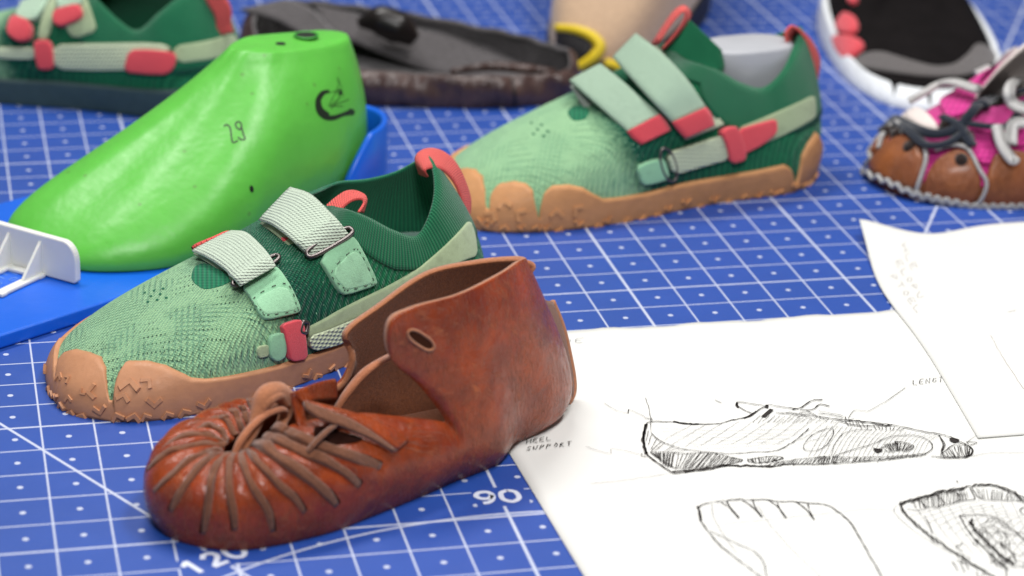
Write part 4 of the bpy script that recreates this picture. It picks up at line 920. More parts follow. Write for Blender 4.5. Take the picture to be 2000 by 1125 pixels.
# ------------------------------------------------------------------ green shoe form and the blue measuring tray
LF = Frame((1.9, 19.5), 33)
LK = [[(-.7, -2.4, .85), (-2.3, -2.6, 3.4), (6.2, -1, 4.9), (13.2, -.5, 10.1)], [(-.6, .1, .85), (-2.0, .2, 2.6), (6.4, 0, 4.7), (13.2, 0, 10.2)],
      [(.3, 2.5, .85), (-.7, 2.9, 2.7), (7, 1.7, 4.8), (13.4, .5, 10.2)], [(2.6, 4.4, .85), (2.0, 5.0, 2.8), (7.8, 3.1, 4.9), (14, .9, 10.1)],
      [(5.4, 5.3, .85), (5.2, 6.2, 3.0), (9, 4.4, 5.4), (14.8, 1.2, 10.0)], [(8.8, 5.3, .85), (8.8, 6.3, 3.1), (11, 4.9, 6), (15.6, 1.3, 9.9)],
      [(12.4, 4.4, .95), (12.4, 5.5, 3.3), (13.5, 4.7, 6.4), (16.6, 1.4, 9.8)], [(15.8, 3.6, 1.1), (16, 4.7, 3.3), (16.3, 4.3, 6.4), (17.9, 1.4, 9.7)],
      [(18.4, 2.9, 1.1), (18.8, 3.9, 3.3), (18.7, 3.4, 6.4), (19.6, 1.3, 9.6)], [(20.8, 1.9, 1.0), (21.4, 2.6, 3.2), (21.3, 2.1, 6.3), (21, .9, 9.6)],
      [(22.4, 0, 1.0), (23.6, 0, 3.0), (23.2, 0, 6.4), (21.9, -.3, 9.6)], [(22, -2.5, 1.0), (23.2, -3.1, 3.2), (22.4, -2.6, 6.3), (21.2, -1.5, 9.6)],
      [(19, -3.6, 1.1), (19.2, -4.4, 3.3), (19, -3.8, 6.4), (19.4, -2.0, 9.7)], [(15.5, -3.8, 1.1), (15.5, -4.6, 3.3), (16, -4, 6.4), (17.4, -2.2, 9.9)],
      [(11.5, -4.3, .95), (11.4, -5.2, 3.3), (12.5, -4.3, 6.4), (15.6, -2.1, 10.1)], [(7.5, -5.0, .85), (7.2, -5.8, 3.1), (10, -4.2, 5.8), (14.2, -1.7, 10.1)],
      [(3, -5.4, .85), (2.0, -5.9, 3.3), (8, -3.4, 5.4), (13.5, -1.2, 10.1)], [(.2, -4.4, .85), (-1.4, -4.8, 3.4), (6.8, -2.5, 4.9), (13.2, -.8, 10.1)]]
def last_and_tray():
    root = LF.empty('shoe_form', label='glossy bright green plastic foot form marked 29, standing in the blue tray', cat='shoe form')
    L = Loft(LF, LK, 220, 50)
    m = M('green_plastic'); m.bump(m.noise(.35, 3), .12); m.bump(m.noise(3, 3), .006)
    sc = m.ramp(m.noise(1, 5, .8, vec=m.rot((.2, .3, .9), scale=(4, .5, 1))), .66, .72)
    col = vary(m, lin((94, 186, 68)), .05, .4); col = m.mix(m.math('MULTIPLY', sc, .25), col, lin((150, 220, 120))); col = m.mix(m.math('MULTIPLY', m.ramp(m.voro(.55), .09, .05), .5), col, lin((90, 130, 60)))
    rg = m.math('ADD', m.math('MULTIPLY', m.noise(.9, 5, .7), .24), .27)
    GRN = m.set(col, rg, .5, sss=.15); m.b.inputs['Subsurface Radius'].default_value = (.3, 1, .3)
    # one closed body: sides, cap with a soft shoulder, underside
    P = L.P.copy(); n = L.nth; top = P[:, -1]; c = top.mean(0); V = [P[:, j] for j in range(L.nt-1)]
    for f, dz in ((.985, .10), (.94, .17), (.86, .20), (.6, .22), (.3, .22)): q = c+(top-c)*f; q[:, 2] = top[:, 2]*f+c[2]*(1-f)+dz; V.append(q)
    bot = P[:, 0]; cb = bot.mean(0); 
    pre = []
    for f, z in ((.4, .83), (.85, .82), (.97, .83)): q = cb+(bot-cb)*f; q[:, 2] = z; pre.append(q)
    V = pre+V; m_ = len(V); A = np.stack(V, 1).reshape(-1, 3)
    F = [(i*m_+j, ((i+1) % n)*m_+j, ((i+1) % n)*m_+j+1, i*m_+j+1) for i in range(n) for j in range(m_-1)]+[tuple(i*m_+m_-1 for i in range(n)), tuple(i*m_ for i in range(n))[::-1]]
    if L.flip(): F = [f[::-1] for f in F]
    mesh_obj('plastic_body', A, F, GRN, root, LF, local=True)
    BLK = mat_plastic('hole_black', (16, 18, 16), .5); RIM = mat_plastic('hole_rim', (60, 150, 56), .4)
    zt = c[2]+.23
    def disc(name, ctr, r, mat, dz, stretch=1.0):
        Vv = [(ctr[0]+r*stretch*math.cos(a), ctr[1]+r*math.sin(a), zt+dz) for a in np.linspace(0, 2*math.pi, 33)[:-1]]; mesh_obj(name, Vv, [tuple(range(32))], mat, root, LF, local=True)
    def topat(u, v): d = ray(u, v); t = (zt+.0-CAM[2])/d[2]; return LF.loc(CAM+t*d)
    b = Bag(); h = topat(598, 69); disc('thimble_hole', h, .62, BLK, .012)
    tube(b, [LF.w([[h[0]+.68*math.cos(a), h[1]+.68*math.sin(a), zt+.01]])[0] for a in np.linspace(0, 2*math.pi, 25)[:-1]], .07, 6, True, 48); b.build('hole_rim', RIM, root, LF)
    h2 = topat(548, 85); disc('pin_hole', h2, .3, BLK, .012)
    # pen marks: number, emblem
    def inkpath(bag, pts, w, n=None, off=.02, zz=None):
        Q = catmull(np.array(pts, float), n or max(6, len(pts)*6)); H = [L.hit(*q) for q in Q]; X = np.array([h[0] for h in H]); N = np.array([h[1] for h in H]); T = np.gradient(X, axis=0); T /= np.linalg.norm(T, axis=1)[:, None]+1e-9
        B = np.cross(N, T); ww = np.interp(np.linspace(0, 1, len(X)), np.linspace(0, 1, len(w)), w) if not np.isscalar(w) else np.full(len(X), w)
        V = np.concatenate([X+B*ww[:, None]/2+N*off, X-B*ww[:, None]/2+N*off]); k = len(X); bag.add(V, [(i, i+1, k+i+1, k+i) for i in range(k-1)])
    PEN = M('black_marker'); PEN = PEN.set(lin((22, 34, 18)), .5)
    ZL = lambda L_: [(x*.3804, y*.3804) for x, y in L_]
    b = Bag(); inkpath(b, ZL([(1150, 650), (1162, 640), (1178, 650), (1185, 672), (1188, 700), (1196, 732), (1222, 722)]), .085); inkpath(b, ZL([(1230, 665), (1215, 655), (1210, 635), (1225, 625), (1240, 640), (1235, 662), (1228, 668)]), .085)
    inkpath(b, ZL([(1238, 645), (1250, 690), (1258, 712), (1240, 718), (1222, 705)]), .085); b.build('marker_number', PEN, root, LF)
    b = Bag(); inkpath(b, ZL([(1690, 465), (1655, 480), (1632, 520), (1635, 570), (1665, 600), (1710, 605), (1760, 588), (1800, 575)]), [.12, .3, .42, .36, .3, .3, .22, .34]); inkpath(b, ZL([(1800, 590), (1815, 575), (1790, 562)]), [.1, .3, .1])
    inkpath(b, ZL([(1640, 500), (1650, 560), (1690, 590)]), [.1, .3, .2]); inkpath(b, ZL([(1730, 400), (1735, 440), (1700, 520), (1690, 545), (1740, 530), (1790, 510)]), .045); inkpath(b, ZL([(1735, 400), (1752, 450), (1760, 500)]), .04)
    inkpath(b, ZL([(1735, 458), (1752, 475), (1740, 482)]), [.1, .26, .1]); inkpath(b, ZL([(1700, 560), (1740, 500), (1725, 460)]), .04); inkpath(b, ZL([(1680, 480), (1720, 470), (1745, 500), (1700, 540), (1760, 545)]), .035)
    b.build('marker_emblem', PEN, root, LF)
    b = Bag(); inkpath(b, [(485, 87), (498, 90), (520, 95)], .1); b.build('marker_scribble', PEN, root, LF)
    hh = L.hit(491, 369); b = Bag(); e1 = np.cross(hh[1], [0, 0, 1.0]); e1 /= np.linalg.norm(e1); e2 = np.cross(hh[1], e1)
    b.add([hh[0]+hh[1]*.03+.14*math.cos(a)*e1+.2*math.sin(a)*e2 for a in np.linspace(0, 6.283, 17)[:-1]], [tuple(range(16))]); b.build('nail_hole', BLK, root, LF)
    # ---- tray
    tr = LF.empty('measuring_tray', label='glossy blue plastic foot measuring tray with an upright heel cup under the green form', cat='measuring tray')
    BLU = mat_plastic('blue_plastic', (14, 96, 214), .3, .02, .02)
    bm = bmesh.new(); out = []
    a0, a1, b0, b1 = -22, 19.8, -9.5, 6.6
    prof = [(a0, b1), (a1-9, b1-.2), (a1-2, 4.1)]+[(18.6+5.8*math.sin(t), 4.0*math.cos(t)) for t in np.linspace(.15, math.pi-.15, 22)]+[(a1, b0+3.4), (a1-6, b0), (a0, b0)]
    prof = [p for p in prof]
    vs = [bm.verts.new((p[0]*S, -p[1]*S, .0)) for p in prof]; f = bm.faces.new(vs); bmesh.ops.recalc_face_normals(bm, faces=[f])
    r = bmesh.ops.extrude_face_region(bm, geom=[f]); bmesh.ops.translate(bm, verts=[v for v in r['geom'] if isinstance(v, bmesh.types.BMVert)], vec=(0, 0, .8*S)); bmesh.ops.recalc_face_normals(bm, faces=bm.faces)
    for v in bm.verts: v.co.z += .01*S
    me = bpy.data.meshes.new('tray_plate'); bm.to_mesh(me); bm.free(); me.materials.append(BLU); o = link(bpy.data.objects.new('tray_plate', me), tr)
    bv = o.modifiers.new('b', 'BEVEL'); bv.width = .16*S; bv.segments = 3; bv.limit_method = 'ANGLE'
    # heel cup wall
    cup = Loft
    V, F = [], []; n = 60
    for i in range(n):
        t = -.1+(math.pi+.2)*i/(n-1); hgt = 4.3*min(1, (1-abs(i/(n-1)*2-1))*3.4)**.5+.2
        for rr, z in ((0, .75), (0, hgt*.5), (0, hgt-.15), (.08, hgt), (.3, hgt+.05), (.42, hgt-.12), (.42, hgt*.5), (.42, .75)):
            V.append((18.4+(5.3+rr)*math.sin(t), (3.45+rr)*math.cos(t), z+.1))
    for i in range(n-1):
        for k in range(7): F.append((i*8+k, i*8+k+1, (i+1)*8+k+1, (i+1)*8+k))
    F += [tuple(range(8)), tuple((n-1)*8+k for k in range(8))[::-1]]
    mesh_obj('heel_cup', V, F, BLU, tr, LF, local=True)
    # ---- white slider
    WH = mat_plastic('white_plastic', (226, 226, 220), .4, .02, .02, sss=.05)
    SLF = Frame(LF.w(np.array([-1.15, 3.4, 0])), 47); SLF.o = SLF.o-(-1.35)*SLF.A-3.6*SLF.L
    sl = SLF.empty('size_slider', label='white plastic slider with an upright stop plate, standing on the blue tray before the toe', cat='slider')
    def box(name, a0, a1, b0, b1, z0, z1, mat, par, bev=.08):
        bm = bmesh.new(); bmesh.ops.create_cube(bm, size=1)
        for v in bm.verts: v.co = Vector((((a0+a1)/2+v.co.x*(a1-a0))*S, -((b0+b1)/2+v.co.y*(b1-b0))*S, ((z0+z1)/2+v.co.z*(z1-z0))*S))
        me = bpy.data.meshes.new(name); bm.to_mesh(me); bm.free(); me.materials.append(mat); o = link(bpy.data.objects.new(name, me), par)
        if bev: q = o.modifiers.new('b', 'BEVEL'); q.width = bev*S; q.segments = 2
        return o
    aP = -1.35
    # upright plate with a rounded near top corner
    out = [(-9.0, .85), (-9.0, 3.3)]+[(2.9+.9*math.sin(t), 2.1+1.1*math.cos(t)) for t in np.linspace(0, math.pi/2, 10)]+[(3.8, 1.0), (3.65, .85)]
    V = [(aP+(.22 if k else -.22), b_, z_) for k in (0, 1) for b_, z_ in out]; n = len(out)
    F = [tuple(range(n)), tuple(range(n, 2*n))[::-1]]+[(k, n+k, n+(k+1) % n, (k+1) % n) for k in range(n)]
    o = mesh_obj('stop_plate', V, F, WH, sl, SLF, local=True, smooth=False); q = o.modifiers.new('b', 'BEVEL'); q.width = .1*S; q.segments = 3; q.limit_method = 'ANGLE'
    bmx = bmesh.new(); bmx.from_mesh(o.data); bmesh.ops.recalc_face_normals(bmx, faces=bmx.faces); bmx.to_mesh(o.data); bmx.free()
    for bb in (-7.4, -5.2, -3.0, -.8, 1.4): box('frame_bar', aP-3.6, aP-.2, bb-.3, bb+.3, .82, 1.05, WH, sl)
    for aa in (-3.6, -.5): box('frame_bar', aP+aa-.25, aP+aa+.25, -7.8, 1.75, .815, 1.045, WH, sl)
    for bb in (-5.2, -3.0, -.8, 1.4):
        V = [(aP-.2, bb-.09, 1.0), (aP-1.9, bb-.09, 1.0), (aP-.2, bb-.09, 2.9), (aP-.2, bb+.09, 1.0), (aP-1.9, bb+.09, 1.0), (aP-.2, bb+.09, 2.9)]
        mesh_obj('gusset', V, [(0, 1, 2), (5, 4, 3), (0, 3, 4, 1), (1, 4, 5, 2), (2, 5, 3, 0)], WH, sl, SLF, local=True, smooth=False)
    SC = mat_plastic('pale_scale_print', (120, 165, 230), .5)
    for bb in (-6.3, -4.1, -1.9, .3):
        bg_ = Bag()
        for k in range(7):
            a = aP-3.2+k*.42
            bg_.add([LF.w([[a+x, bb-.7+y, .835]])[0] for x, y in ((0, 0), (.05, 0), (.05, .45 if k % 2 else .8), (0, .45 if k % 2 else .8))], [(0, 1, 2, 3)])
        for k in range(3):
            tube(bg_, [LF.w([[aP-3.0+k*1.0+.25*math.cos(t), bb+.45+.17*math.sin(t), .835]])[0] for t in np.linspace(0, 6, 7)], .02, 4, n=14)
        bg_.build('scale_print', SC, tr, LF)
    return L
LL = last_and_tray()

# ------------------------------------------------------------------ second green shoe, straps closed
SF = Frame((24.9, 26.9), 9.5)
def closed_keys():
    K = [[list(p) for p in k] for k in GK]
    front = (15.0, 0, 8.7); P3 = {0: (15, -.3, 8.7), 1: (15, .3, 8.7), 2: (15.1, .9, 8.7), 3: (15.2, 1.4, 8.6), 4: (15.4, 1.8, 8.5), 5: (15.8, 2.2, 8.4), 6: (16.4, 2.5, 8.2), 7: (17.2, 2.7, 7.9), 8: (18.6, 2.9, 7.1), 9: (20.1, 2.9, 6.7), 10: (21.6, 2.5, 7.5), 11: (23, 1.3, 8.6), 12: (24.2, -.2, 9.3), 13: (23.8, -1.7, 8.6), 14: (22.4, -2.7, 7.8), 15: (20.6, -3, 7.4), 16: (18.6, -2.9, 7.7), 17: (17, -2.5, 8), 18: (16, -1.9, 8.4), 19: (15.4, -1.4, 8.6), 20: (15.2, -.9, 8.7), 21: (15, -.6, 8.7)}
    for i, k in enumerate(K):
        k[3] = list(P3[i])
        if i < 6 or i > 16: k[2][2] += .9; k[1][2] += .2
        elif i < 11: k[2][2] += .5; k[2][1] += .1
        else: k[2][2] += .6
        if i in (11, 12, 13): k[2][0] += .6
        if i == 0: k[0][1] += .3
    for i in range(2, 11): K[i][0][1] += .25; K[i][1][1] += .2
    return K
def closed_shoe():
    root = SF.empty('knit_shoe', label='green knit shoe with closed straps and coral strap tips, holding a grey insert', cat='shoe', group='green knit shoes')
    L = Loft(SF, closed_keys(), 264, 44)
    L.skin('knit_upper', KNIT2, root, .16, 0, 1, RIBIN)
    rand = Z3([(60, 780), (78, 770), (92, 830), (96, 850), (130, 838), (180, 845), (215, 880), (226, 950), (230, 1040), (250, 1045), (262, 960), (300, 915), (370, 903), (430, 915), (465, 950), (474, 1020), (480, 1085), (496, 1088), (504, 1020), (520, 960), (560, 925), (640, 920), (710, 935), (760, 965), (810, 990), (880, 985), (1000, 965), (1200, 915), (1400, 880), (1600, 845), (1715, 820), (1745, 838), (1762, 900), (1776, 905), (1788, 860), (1794, 780), (1830, 715), (1870, 655)])
    L.shear = lambda th: -np.interp(((th % 1.0)*22+10) % 22-10, [-4.5, -1.6, 0, 2.1, 3.6, 6.5], [0, 8, 7, 4, 2.5, 0])/22
    outsole(L, root, TAN2, ttop_fn(L, rand, far_rand, .03), .22); L.shear = None
    tread(L, 62, root, TAN2, .24, 9, [((h := L.hit(*p))[2], h[3], 1.0, a) for p, a in (((985, 395), .3), ((1010, 415), 1.0), ((1085, 410), 0), ((1120, 405), .8), ((965, 415), -.5))])
    insole(L, root, RIBIN, 1.2)
    n = 360; th = np.arange(n)/n; lo = np.interp(th*22, [0, 6.2, 8, 10, 12, 14, 16.6, 18, 22], [.93, .9, .6, .52, .5, .55, .66, .92, .93])
    band_on(L, 'knit_collar', GFLAT, root, th, lo, np.full(n, .998), .0, .12, 10, .2)
    patch(L, 'instep_gap', Z3([(630, 560), (660, 530), (720, 520), (750, 560), (720, 600), (660, 605)]), RIBIN, root, .0, .03, 3, 4)
    hb = Bag()
    for k in range(4):
        for j in range(3):
            if (k+j) % 2 == 0:
                c = L.hit(1038+k*10+j*2, 240+j*11+k*2); X, N = c[0], c[1]; e = np.cross(N, [0, 0, 1.0]); e /= np.linalg.norm(e); f = np.cross(N, e)
                hb.add([X+N*.02+.15*(math.cos(a)*e+.6*math.sin(a)*f) for a in np.linspace(0, 6.283, 9)[:-1]], [tuple(range(8))])
    hb.build('eyelet_hole', RIBIN, root, SF)
    P = lambda L_, b: [SF.w(SF.px(*p, q)) for p, q in zip(Z3(L_), b)]
    def st(name, Lz, Rz, bL, bR, mat, th=.2, n=24): return strip(name, P(Lz, bL), P(Rz, bR), mat, root, SF, th, n, 8)
    # grey undersides, webbing, coral tips
    st('strap_underside', [(648, 430), (740, 570), (840, 680), (925, 765)], [(800, 380), (900, 480), (1000, 600), (1100, 712)], [-.4, 1.4, 2.9, 4.0], [-.4, 1.2, 2.6, 3.8], GREYF, .16)
    st('strap', [(645, 402), (755, 500), (860, 592), (935, 658)], [(800, 320), (900, 398), (1000, 488), (1095, 572)], [-.3, 1.7, 3.3, 4.3], [-.5, 1.4, 3.0, 4.1], WEBF)
    st('strap_tip', [(932, 655), (958, 690), (1002, 722)], [(1094, 570), (1130, 610), (1150, 650)], [4.35, 4.55, 4.75], [4.15, 4.35, 4.5], CORALS, .26, 10)
    st('strap_underside', [(900, 310), (1030, 470), (1150, 610), (1225, 700)], [(1080, 230), (1230, 370), (1340, 520), (1418, 622)], [-.2, 2.0, 3.6, 4.4], [-.2, 1.8, 3.3, 4.2], WEB2, .14)
    st('strap', [(860, 288), (960, 400), (1060, 508), (1158, 612)], [(978, 168), (1110, 268), (1230, 395), (1328, 538)], [0, 2.2, 3.9, 4.7], [-.2, 2.0, 3.6, 4.5], WEBF)
    st('strap_tip', [(1156, 610), (1185, 650), (1222, 690)], [(1326, 535), (1352, 570), (1370, 625)], [4.75, 4.9, 5.0], [4.55, 4.7, 4.8], CORALS, .26, 10)
    st('tongue', [(1105, 252), (1170, 175), (1243, 98)], [(1330, 420), (1415, 350), (1405, 250)], [.0, .0, .0], [1.8, 1.6, 1.2], GFLAT, .3)
    st('pull_tab', [(1105, 245), (1170, 170), (1205, 120), (1222, 75), (1208, 60), (1160, 110), (1090, 210)], [(1120, 245), (1200, 155), (1248, 85), (1240, 45), (1205, 30), (1150, 75), (1052, 225)], [.9]*7, [-.1]*7, CORAL, .14, 30)
    for k in (0,):
        patch(L, 'heel_strip', Z3([(1470, 640), (1600, 590), (1760, 520), (1862, 470), (1868, 530), (1868, 590), (1780, 640), (1680, 690), (1500, 760)]), SUEB, root, .04, .14, 4, 5, 1)
        patch(L, 'side_webbing', Z3([(1118, 762), (1270, 715), (1400, 672), (1440, 690), (1440, 790), (1300, 830), (1152, 872)]), WEB2, root, .16, .16, 4, 5, 1)
        patch(L, 'webbing_tip', Z3([(1470, 645), (1600, 610), (1668, 592), (1674, 660), (1600, 720), (1500, 770), (1480, 760)]), CORALS, root, .22, .16, 4, 5, 1)
        patch(L, 'suede_tab', Z3([(970, 832), (1040, 800), (1110, 785), (1140, 890), (1060, 915), (1000, 925)]), SUEG, root, .12, .18, 4, 4, 1)
        patch(L, 'strap_keeper', Z3([(1380, 655), (1420, 632), (1465, 628), (1495, 700), (1515, 790), (1432, 812), (1410, 720)]), CORALS, root, .36, .2, 4, 4, 1)
    b = Bag(); h0, h1 = L.hit(*Z3([(1100, 748)])[0]), L.hit(*Z3([(1150, 890)])[0]); A, B = h0[0]+h0[1]*.3, h1[0]+h1[1]*.3; N = h0[1]; a1 = (B-A)/2; a2 = np.cross(N, a1); a2 *= .5/np.linalg.norm(a2)
    tube(b, [(A+B)/2+math.cos(t)*a1*1.1+math.sin(t)*a2 for t in np.linspace(0, 6.283, 13)[:-1]], .09, 8, True, 40); b.build('metal_ring', METAL, root, SF)
    st('heel_pull_tab', [(1730, 215), (1722, 165), (1760, 130), (1820, 190), (1855, 300), (1850, 420)], [(1755, 215), (1760, 185), (1800, 165), (1855, 210), (1893, 300), (1880, 410)], [.6, .7, .7, .6, .5, .4], [-.5, -.5, -.6, -.6, -.6, -.6], CORAL, .2, 34)
    # grey insert in the ankle
    ins = SF.empty('shoe_insert', label='pale grey plastic insert standing inside the ankle of the strapped green shoe', cat='insert')
    GR = mat_plastic('grey_plastic', (176, 178, 184), .4)
    V, F = [], []; n = 48
    rows = [(1.4, .8), (5, .98), (7.6, 1), (8.45, .985), (8.6, .95), (8.66, .85), (8.68, .0001)]
    for z, f in rows:
        for k in range(n):
            t = 2*math.pi*k/n; e = lambda q: np.sign(q)*abs(q)**.75; V.append((20.4+3.0*f*e(math.cos(t)), -.1+1.9*f*e(math.sin(t)), z+.0*k))
    for r in range(len(rows)-1): F += [(r*n+k, (r+1)*n+k, (r+1)*n+(k+1) % n, r*n+(k+1) % n) for k in range(n)]
    o = mesh_obj('insert_body', V, F, GR, ins, SF, local=True); bm = bmesh.new(); bm.from_mesh(o.data); bmesh.ops.recalc_face_normals(bm, faces=bm.faces); bm.to_mesh(o.data); bm.free()
    return L
KNIT2 = mat_knit('knit_upper_smooth', (150, 190, 146), (118, 164, 128), (60, 124, 100), 10.2, True, .5, .35)
GFLAT = mat_rib('dark_green_knit', (16, 92, 62), (34, 122, 82), 2.0); GREYF = mat_suede('grey_felt_underside', (150, 158, 150), .8); WEBF = mat_web('smooth_mint_webbing', (182, 212, 186), 2.6)
SL = closed_shoe()

# ------------------------------------------------------------------ third green shoe, far left, dark sole
TF = Frame((-6.3, 60.0), -31)
def far_green():
    root = TF.empty('knit_shoe', label='green knit shoe with dark grey sole, cut off by the frame behind the green form', cat='shoe', group='green knit shoes')
    L = Loft(TF, GK, 200, 40); L.skin('knit_upper', KNIT2, root, .16, 0, 1, RIBIN)
    DK = mat_rubber('dark_rubber', (60, 80, 80), .5)
    f = lambda th: .27+.04*np.cos(th*2*math.pi*2)-.12*np.exp(-((th-.475)/.006)**2)
    outsole(L, root, DK, f, .22, n=500); insole(L, root, RIBIN, 1.2)
    n = 300; th = np.arange(n)/n; lo = np.interp(th*22, [0, 6.2, 8, 10, 12, 14, 16.6, 18, 22], [.93, .9, .5, .45, .45, .5, .6, .92, .93])
    band_on(L, 'knit_collar', GFLAT, root, th, lo, np.full(n, .998), .0, .12, 10, .2)
    Zt = lambda L_: [(x*.24, y*.24) for x, y in L_]
    pt = lambda name, L_, mat, off, thk: patch(L, name, Zt(L_), mat, root, off, thk, 4, 6, 1)
    pt('heel_strip', [(1400, 375), (1700, 330), (1880, 270), (1930, 330), (1900, 440), (1700, 490), (1440, 520)], SUEB, .04, .14)
    pt('side_webbing', [(430, 360), (800, 355), (1300, 350), (1420, 400), (1100, 570), (800, 575), (440, 560)], WEB2, .1, .16)
    pt('side_webbing', [(-40, 385), (140, 385), (300, 385), (300, 480), (140, 485), (-40, 470)], WEB2, .1, .16)
    pt('strap_keeper', [(285, 330), (420, 325), (450, 440), (450, 560), (320, 560), (295, 450)], CORALS, .26, .2)
    pt('webbing_tip', [(1060, 410), (1250, 405), (1440, 430), (1430, 540), (1370, 605), (1200, 600), (1020, 580)], CORALS, .3, .16)
    pt('strap', [(480, -40), (700, -40), (760, 120), (800, 260), (600, 320), (540, 230)], SUEB, .1, .16); pt('strap', [(500, -40), (690, -40), (690, 60), (470, 110)], WEBF, .3, .16)
    pt('strap_tip', [(460, 110), (660, 50), (695, 110), (680, 170), (500, 235), (450, 190)], CORALS, .5, .18)
    pt('strap', [(250, -40), (420, -40), (400, 60), (290, 200), (130, 170), (180, 60)], WEBF, .3, .16)
    pt('strap_tip', [(120, 170), (280, 195), (270, 330), (170, 350), (75, 290)], CORALS, .5, .18)
    pt('strap_lining', [(430, -40), (480, -40), (400, 330), (310, 330), (330, 200)], SUEB, .12, .12)
    P = lambda L_, b: [TF.w(TF.px(*p, q)) for p, q in zip(Zt(L_), b)]
    strip('heel_pull_tab', P([(1640, -60), (1690, 30), (1745, 120), (1760, 200), (1750, 290)], [.6]*5), P([(1780, -80), (1850, 0), (1885, 90), (1880, 180), (1900, 260)], [.4]*5), CORAL, root, TF, .2, 24)
far_green()

# ------------------------------------------------------------------ other shoes in the background
def oval_keys(a0, a1, bn, bf, zt, sc, z1=.5, bul=.5, n=18, pw=.8, cen=None, toe=0.0):
    """plan oval from a0 to a1, half widths bn (viewer's side) and bf; rim height zt(f) and rim scale sc(f), f = 0 at the toe, 1 at the heel"""
    K = []; ca = (a0+a1)/2; ra = (a1-a0)/2
    for k in range(n):
        t = 2*math.pi*k/n; c, s_ = -math.cos(t), math.sin(t); e = lambda q: np.sign(q)*abs(q)**pw
        a, b = ca+ra*e(c), (bn if s_ > 0 else -bf)*e(s_)*(1-toe*(-c))
        f = (a-a0)/(a1-a0); z, s2 = zt(f, s_), sc(f, s_); q = cen if cen is not None else ca
        out = (c*bul, s_*bul)
        K.append([(a, b, 0), (a+out[0], b+out[1], z*z1), ((a+out[0]-q)*(.35+.65*s2)+q, (b+out[1])*(.35+.65*s2), z*.85), ((a-q)*s2+q, b*s2, z)])
    return K
DF = Frame((17.6, 55.5), -21)
def dark_shoe():
    root = DF.empty('slipper', label='worn dark brown leather slipper with grey felt lining, behind the green form', cat='shoe')
    K = oval_keys(-.5, 22.8, 5.6, -4.6, lambda f, s_: (2.6-.5*f+1.0*max(0, .25-f)*4 if s_ > 0 else 4.4-1.6*f)*(1-0*f), lambda f, s_: .95, .5, .5, 20, .85, 12, -.25)
    L = Loft(DF, K, 200, 30); L.disp = lambda s: .2*np.sin(np.arange(s.nth)[:, None]/s.nth*2*math.pi*9+2.5*s.T[None, :])*np.sin(s.T*3)[None, :]+.06*np.sin(np.arange(s.nth)[:, None]/s.nth*2*math.pi*23+4*s.T[None, :]); L.refresh()
    m = M('dark_shiny_leather'); col = m.mix(m.ramp(m.noise(.5, 5), .3, .7), lin((50, 36, 36)), lin((86, 64, 58))); m.bump(m.noise(.8, 4), .2); m.bump(m.wave(.25, 'X', dist=2), .1); DLE = m.set(col, .36, .5)
    FELT = mat_suede('grey_felt', (98, 94, 96), .45, 4)
    L.skin('leather_wall', DLE, root, .35, 0, 1, FELT); L.base('sole_bottom', DLE, root, 0, .02); insole(L, root, FELT, .6, .95)
    P = lambda L_, b: [DF.w(DF.px(x, y, q)) for (x, y), q in zip(L_, b)]
    strip('felt_flap', P([(610, 0), (760, 45), (900, 70), (1040, 120), (1090, 135)], [-4.4]*5), P([(640, 60), (760, 110), (880, 150), (1010, 160), (1085, 150)], [-2.0, -1.0, -.5, 0, 0]), FELT, root, DF, .3, 30)
    strip('felt_flap', P([(470, 20), (540, 40), (600, 75), (650, 110)], [.5, .5, .8, 1]), P([(560, 0), (610, 20), (650, 60), (690, 80)], [-2, -2, -2, -2]), FELT, root, DF, .3, 20)
    BK_ = mat_plastic('black_pad', (22, 16, 15), .35)
    b = Bag(); tube(b, P([(700, 45), (740, 40), (780, 55), (810, 80)], [-1, -1, -1, -1]), [.3, 1.1, 1.2, .5], 12, n=24); b.build('black_pad', BK_, root, DF)
    b = Bag(); tube(b, P([(880, 140), (960, 130), (1030, 135), (1085, 140)], [2.6, 2.4, 2, 1.5]), [.2, .35, .35, .2], 8, n=24); b.build('leather_fold', DLE, root, DF)
    b = Bag(); tube(b, [L.hit(*p)[0] for p in ((1000, 155), (1005, 185), (1003, 215))], .12, 6, n=16); b.build('seam', BK_, root, DF)
dark_shoe()
EF = Frame((41.0, 53.2), 60)
def beige_shoe():
    root = EF.empty('ankle_shoe', label='beige suede shoe with yellow edging, partly behind the closed strapped green shoe', cat='shoe')
    K = oval_keys(-.5, 25, 5.0, -4.6, lambda f, s_: 5+12*min(1, f*1.8), lambda f, s_: .62, .5, .5, 18, .85, 13)
    L = Loft(EF, K, 160, 30); BG = mat_suede('beige_suede', (196, 166, 138), .78, 3)
    L.skin('suede_upper', BG, root, .3, 0, 1)
    DK = mat_rubber('black_rubber', (34, 32, 34), .5); YL = mat_plastic('yellow_edging', (226, 196, 30), .5)
    patch(L, 'toe_guard', [(1088, 52), (1120, 62), (1150, 76), (1158, 92), (1150, 108), (1128, 122), (1118, 142), (1100, 140), (1088, 100)], DK, root, .05, .2, 5, 6, 2)
    b = Bag(); tube(b, [h[0]+h[1]*.25 for h in (L.hit(*p) for p in [(1092, 56), (1130, 62), (1158, 74), (1172, 92), (1160, 112), (1138, 126), (1125, 148)])], [.3, .36, .4, .42, .42, .36, .4], 8, n=40); b.build('yellow_edging', YL, root, EF)
    b = Bag(); tube(b, [h[0]+h[1]*.25 for h in (L.hit(*p) for p in [(1180, 120), (1200, 126), (1212, 140)])], .34, 8, n=20); b.build('yellow_edging', YL, root, EF)
    outsole(L, root, DK, lambda th: .10+.0*th, .2, n=200)
beige_shoe()
KF = Frame((62.8, 41.3), 79)
